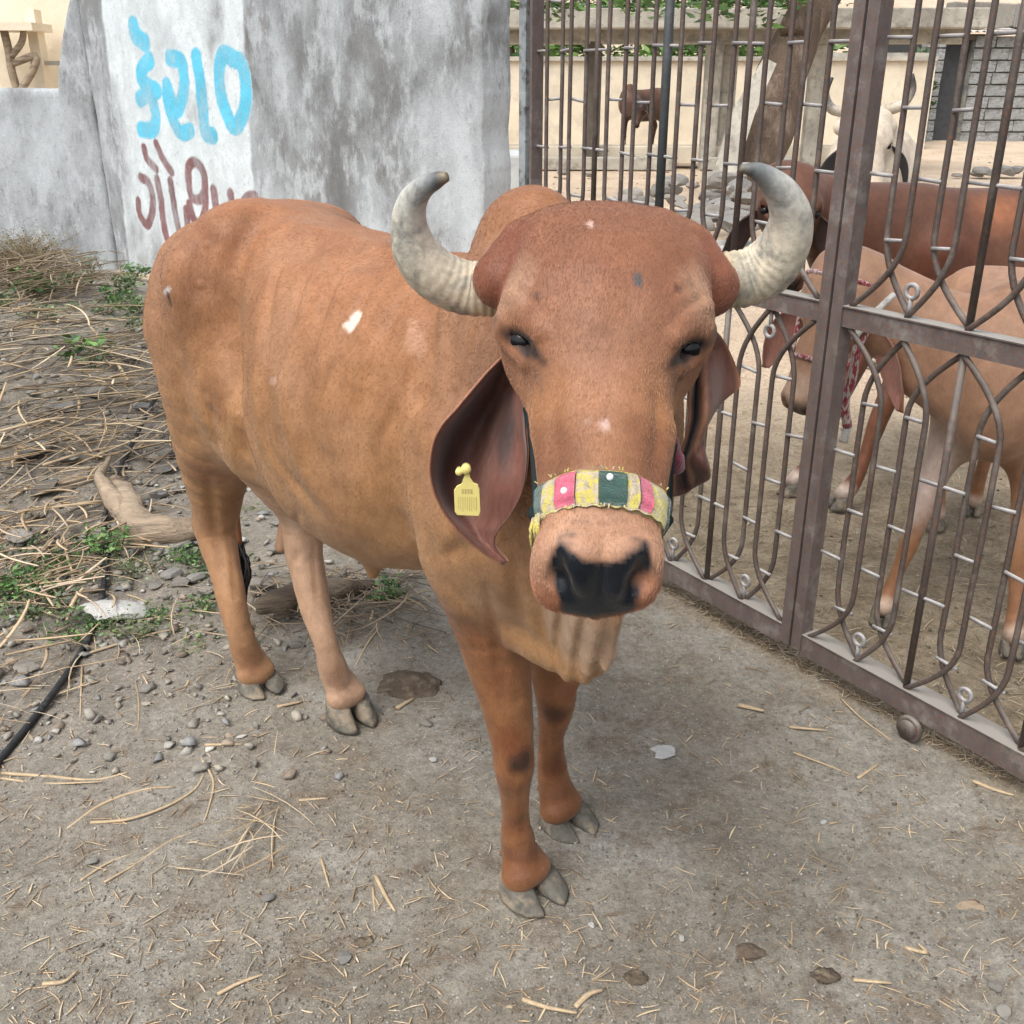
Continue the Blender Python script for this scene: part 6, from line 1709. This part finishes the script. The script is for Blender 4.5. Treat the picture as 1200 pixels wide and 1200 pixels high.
bx(bw, 'coping', (2.4, 22.97, P(750, 72, 23)[2] + .05), (12.5, .4, .08), M_CONC, -.01)
tb = empty('water_trough', tuple(P(608, 195, 11.5))); tag(tb, 'grey whitewashed cement trough beside the gate post at the left end of the yard', 'trough')
c = P(606, 190, 11.5); bx(tb, 'basin', (c[0] - .3, 11.5, .42), (1.0, .6, .84), M_BLUEW, .1, .01, .03)
tb = empty('stone_block', tuple(P(862, 258, 9.0))); tag(tb, 'white flat limestone block lying on the ground beside the stone pile', 'stone')
c = P(866, 257, 9.6); bx(tb, 'block', (c[0], 9.6, .10), (.50, .30, .16), M_WSTONE, .2, .03, .03)
tb = empty('white_block', tuple(P(925, 152, 16))); tag(tb, 'cream concrete kerb block lying behind the leaning tree', 'block')
c = P(928, 152, 15.5); bx(tb, 'block', (c[0], 15.5, .18), (.85, .4, .34), M_CREAM, .15, .02, .03)
# pale low wall right of the tree
rw = empty('yard_wall', (7, 25, 0)); tag(rw, 'pale grey blue low wall behind the white cow', 'wall')
c0, c1 = P(965, 68, 24), P(1085, 68, 24); bx(rw, 'wall', ((c0[0] + c1[0]) / 2, 24, (c0[2] + zg(24)) / 2), (c1[0] - c0[0], .3, c0[2] - zg(24) + .1), M_BLUEW)
bx(rw, 'coping', ((c0[0] + c1[0]) / 2, 23.97, c0[2] + .05), (c1[0] - c0[0], .4, .10), M_CONC)
# stone house with a dark doorway
hs_ = empty('stone_house', (10, 26, 0)); tag(hs_, 'rough stone and block house with a dark doorway at the upper right', 'house')
YH = 25.0; zh = zg(YH) - .05
M_BLK = mat('grey_block', (.33, .34, .34), .92, 2.5, .35, 25, .7, .03, second=(.20, .195, .185), s2scale=3, th=(.48, .58))
ztop = P(1100, 42, YH)[2]; xL, xd0, xd1 = P(1078, 90, YH)[0], P(1100, 90, YH)[0], P(1133, 90, YH)[0]; zd = P(1100, 46, YH)[2]
xR = P(1330, 90, YH)[0]
bx(hs_, 'back_room', ((xL + xR) / 2, YH + 2.2, (ztop + zh) / 2), (xR - xL - .1, 3.4, ztop - zh - .1), M_ROOMSHADE)
# coursed blocks as individual pieces, left jamb and right wall
rows_ = 9; hh = (ztop - zh) / rows_
BM = []
for k in range(5):
    m = MB(); m.box((0, 0, 0), (1, 1, 1), None, .035); me = m.mesh('block'); me.materials.append(M_BLK); BM.append(me)
def blk(x, z, w, h_):
    o = bpy.data.objects.new('block', rnd.choice(BM)); COL.objects.link(o); o.scale = (w, .36, h_); o.location = (x, YH + rnd.uniform(-.03, .03), z); o.parent = hs_; o.matrix_parent_inverse = hs_.matrix_basis.inverted()
for r_ in range(rows_):
    z = zh + (r_ + .5) * hh
    blk((xL + xd0) / 2, z, xd0 - xL - .02, hh - .025)
    x = xd1
    while x < xR:
        w = rnd.uniform(.34, .62); blk(x + w / 2, z, w - .025, hh - .03); x += w
bx(hs_, 'mortar', ((xd1 + xR) / 2, YH + .08, (ztop + zh) / 2), (xR - xd1 - .02, .30, ztop - zh - .02), M_CONC)
bx(hs_, 'mortar', ((xL + xd0) / 2, YH + .08, (ztop + zh) / 2), (xd0 - xL - .06, .30, ztop - zh - .02), M_CONC)
bx(hs_, 'lintel', ((xd0 + xd1) / 2 + .05, YH, zd + .04), (xd1 - xd0 + .3, .34, .12), M_SHADE)
bx(hs_, 'doorway_shade', ((xd0 + xd1) / 2, YH + .12, (zd + zh) / 2), (xd1 - xd0 - .02, .05, zd - zh), M_ROOMSHADE)  # dark sheet across the opening, the room's shade put into its colour
# sheet roof with corrugations and a few boxes lying on it
m = MB(); n_ = 60; xs = np.linspace(P(1108, 35, YH)[0], xR, n_)
for i in range(n_ - 1):
    z0_, z1_ = (.02 if i % 2 else -.02), (.02 if (i + 1) % 2 else -.02)
    m.add([(xs[i], YH - .45, ztop + .07 + z0_), (xs[i + 1], YH - .45, ztop + .07 + z1_), (xs[i + 1], YH + 4, ztop + .35 + z1_), (xs[i], YH + 4, ztop + .35 + z0_)], [(0, 1, 2, 3)])
m.build('sheet_roof', mat('roof_sheet', (.50, .47, .42), .7, 4), hs_)
for px, nm in ((1120, 'a'), (1148, 'b'), (1172, 'c'), (1192, 'd')):
    c = P(px, 32, YH + .3); o = bx(None, 'roof_stone', (c[0], YH + .3, ztop + .40), (.42, .35, .50), M_STONE, rnd.uniform(-.2, .2), .05, .03)
    tag(o, {'a': 'leftmost grey block weighting the sheet roof', 'b': 'second grey block from the left on the sheet roof', 'c': 'third grey block from the left on the sheet roof', 'd': 'rightmost grey block on the sheet roof, at the picture edge'}[nm], 'block', 'blocks weighting the sheet roof')
# creeper on the house corner
cs = np.array([P(rnd.gauss(1080, 5), rnd.uniform(62, 132), YH - .5 + rnd.gauss(0, .2)) for _ in range(420)])
leaves(cs, .16, [(.07, .12, .05), (.10, .17, .07), (.05, .08, .04)], 'creeper', None, 'green creeper growing up the corner of the stone house')
# cream house over the low wall at the left
ch = empty('cream_house', (-9, 15, 0)); tag(ch, 'sunlit cream coloured house behind the low boundary wall', 'house')
M_SUNC = mat('cream_plaster_sunlit_tone', (.78, .69, .54), .92, 1.5, .10, 20, .4, .02, second=(.70, .60, .46), s2scale=2.2, th=(.52, .7))  # paler copy of the cream wall, sunlight put into its colour
bx(ch, 'wall', (-8.7, 14.5, 1.9), (9.0, .3, 4.6), M_SUNC, .06); YC = 14.3
a, b_ = P(-40, 35, 13.9), P(46, 29, 13.9); bx(ch, 'ledge', ((a[0] + b_[0]) / 2, 13.95, (a[2] + b_[2]) / 2), (b_[0] - a[0], .7, .09), M_SUNC, .06)
a = P(46, 70, 14.2); bx(ch, 'pilaster', (a[0] + .02, 14.18, 1.2), (.12, .25, 2.3), M_SUNC, .06)
a = P(75, 74, 14.2); bx(ch, 'string_course', (a[0] + .3, 14.22, a[2]), (1.4, .10, .05), M_CONC, .06)
for (pts, r0) in (([P(4, 42, 13.6), P(10, 62, 13.6), P(14, 85, 13.6), P(22, 106, 13.6)], .045), ([P(28, 34, 13.6), P(24, 50, 13.6), P(14, 62, 13.6)], .035), ([P(30, 100, 13.6), P(38, 80, 13.6), P(36, 64, 13.6), P(16, 74, 13.6)], .035)):
    pass
br = empty('tree_shadow', tuple(P(14, 80, 13.7))); tag(br, 'cast tree shadow built as a grey stem under the ledge of the cream house', 'plant')  # tubes modelled in place of the tree shadow cast on the wall
for pts, r0 in (([P(4, 34, 13.8), P(10, 60, 13.8), P(14, 85, 13.8), P(22, 112, 13.8)], .05), ([P(28, 32, 13.8), P(25, 50, 13.8), P(13, 66, 13.8)], .04), ([P(22, 110, 13.8), P(38, 84, 13.8), P(42, 66, 13.8), P(16, 74, 13.8)], .045)):
    sp_ = spline(pts, 4); m = MB(); m.tube([tuple(p) for p in sp_], r0, 7); m.build('silhouette', M_LOG, br, True)
# leaning tree
M_TRK = mat('dark_bark', (.12, .085, .062), .95, 4, .35, 24, 1.0, .04, second=(.24, .185, .14), stretch=(1.5, 1.5, .5), s2scale=3, th=(.52, .66))
def tree(base, path, r0, label, crown, nleaf, ls, cols, name='tree', branches=()):
    root = empty(name, tuple(base)); tag(root, label, 'tree')
    sp_ = spline(path, 5); m = MB(); rad = r0 * (1 - .45 * np.linspace(0, 1, len(sp_))); rad[0] *= 1.25
    m.tube([tuple(p) for p in sp_], list(rad), 14); me = m.mesh('trunk'); V = np.array([v.co[:] for v in me.vertices]); V += (r0 * .35 * fbm(V * 4, 4, 5))[:, None] * np.array([1, 1, .2]); me.vertices.foreach_set('co', V.astype(F32).ravel())
    link('trunk', me, M_TRK, root, True)
    for pth, r_ in branches:
        s2_ = spline(pth, 4); m = MB(); m.tube([tuple(p) for p in s2_], list(r_ * (1 - .8 * np.linspace(0, 1, len(s2_)))), 8); m.build('limb', M_TRK, root, True)
    cs = []
    for (c, R_) in crown:
        k = max(1, int(nleaf * R_ ** 2 / sum(q[1] ** 2 for q in crown))); d = rng.normal(0, 1, (k, 3)); d /= np.linalg.norm(d, axis=1, keepdims=True)
        q = np.array(c) + d * R_ * rng.random((k, 1)) ** .45 * np.array([1, 1, .8]); keep = fbm(q * 1.6 / max(R_, .5) + 3, 3, 33) > -.12; cs.append(q[keep])
    cs = np.vstack(cs)
    leaves(cs, ls, cols, 'crown', root, None, droop=.3, asp=.3)
    return root
GR = [(.06, .13, .035), (.10, .20, .05), (.15, .26, .07), (.045, .09, .03)]
p0, p1, p2, p3 = P(862, 240, 14), P(895, 160, 14.2), P(915, 90, 14.6), P(962, -10, 15.2)
p0 = np.array([p0[0], 14, -.1])
tree(p0, [p0, p1, p2, p3, p3 + np.array([.8, .4, 1.2])], .40, 'dark leaning tree trunk standing in the yard behind the left gate leaf', [(p3 + np.array([.9, .5, 1.9]), 1.5), (p3 + np.array([-1.0, .2, 1.55]), 1.25), (P(905, -12, 14.6), .55), (P(850, -20, 14.4), .6), (P(760, -16, 14.4), .5), (P(640, -14, 14.4), .5)], 7200, .16, GR,
     branches=[([p2 + np.array([.1, 0, .5]), P(930, -10, 14.8), p3 + np.array([-1.0, .2, 1.4])], .16)])
slab = empty('prop_beam', tuple(P(860, 200, 13.6))); tag(slab, 'grey slanting concrete slab leaning against the tree', 'slab')
sp_ = [P(838, 235, 13.3), P(872, 130, 13.55), P(902, 72, 13.7)]; m = MB(); m.tube([tuple(p) for p in sp_], [.20, .18, .12], 4, flat=.5); m.build('slab', M_CONC, slab)
for i, (x, y, R_, hh_) in enumerate(((-.2, 27, 2.3, 3.0), (3.4, 28, 2.6, 3.2), (6.6, 30, 2.4, 3.4), (1.6, 32, 3.0, 4.2))):
    tree((x, y, zg(y)), [(x, y, zg(y)), (x + .2, y, 1.2), (x + .1, y, hh_)], .18, ['bright green tree behind the shed, left of the gate hinges', 'bright green tree behind the shed, straight above the cow forehead', 'bright green tree behind the shed, left of the leaning trunk', 'tallest pale green tree farthest behind the shed'][i],
         [((x, y, hh_ + .2), R_), ((x + .9, y - .6, hh_ - .9), R_ * .7), ((x - 1.1, y - .5, hh_ - .9), R_ * .7)], 4200, .30, [(.08, .17, .04), (.13, .26, .06), (.20, .33, .09), (.05, .10, .03)])
# heap of stones by the tree
pile = [(px, py, s_) for px, py, s_ in [(rnd.uniform(735, 885), rnd.uniform(205, 262), rnd.uniform(.22, .46)) for _ in range(56)]]
pile.sort(key=lambda q: q[1])
for k, (px, py, s_) in enumerate(pile):
    Yd = 12.6 - (py - 205) / 57 * 3.2; q = P(px, py, Yd)
    stone('pile_stone', 0, 0, s_, 'rough grey stone in the heap behind the left gate leaf', 'stone', 'stones heaped in the yard by the tree', seed=k, flat=.8, loc=(q[0], q[1], max(.04, q[2] - s_ * .25)))
for k, (px, py, s_) in enumerate(((1160, 165, .4), (1185, 170, .45), (1198, 160, .4), (1150, 172, .25), (660, 178, .3), (690, 182, .2), (905, 255, .2), (875, 175, .3), (845, 172, .35), (1125, 178, .2))):
    q = P(px, py, 17.5 if py < 190 else 9); lab = ['large grey boulder left in the row under the stone house', 'large grey boulder in the row under the stone house, second', 'grey boulder at the right picture edge under the house', 'small grey stone at the left end of the boulder row', 'tan stone on the sand behind the left gate leaf', 'small tan stone right of the first on the sand', 'small stone right of the stone heap',
        'grey stone at the foot of the leaning slab', 'grey stone left of the slab foot', 'lone small stone on the pale sand before the doorway'][k]
    stone('stone', 0, 0, s_, lab, seed=k + 3, flat=.8, loc=(q[0], q[1], zg(q[1]) + s_ * .1))
gravel(1500, 9, 24, .03, .14, 'yard_stones', 'scattered stones and clods over the pale sand of the yard', lambda x, y: x > .2, .7, pal=[(.24, .19, .14), (.34, .27, .20), (.2, .16, .12)], sink=.6)
print('script', round(time.time() - T0, 1))
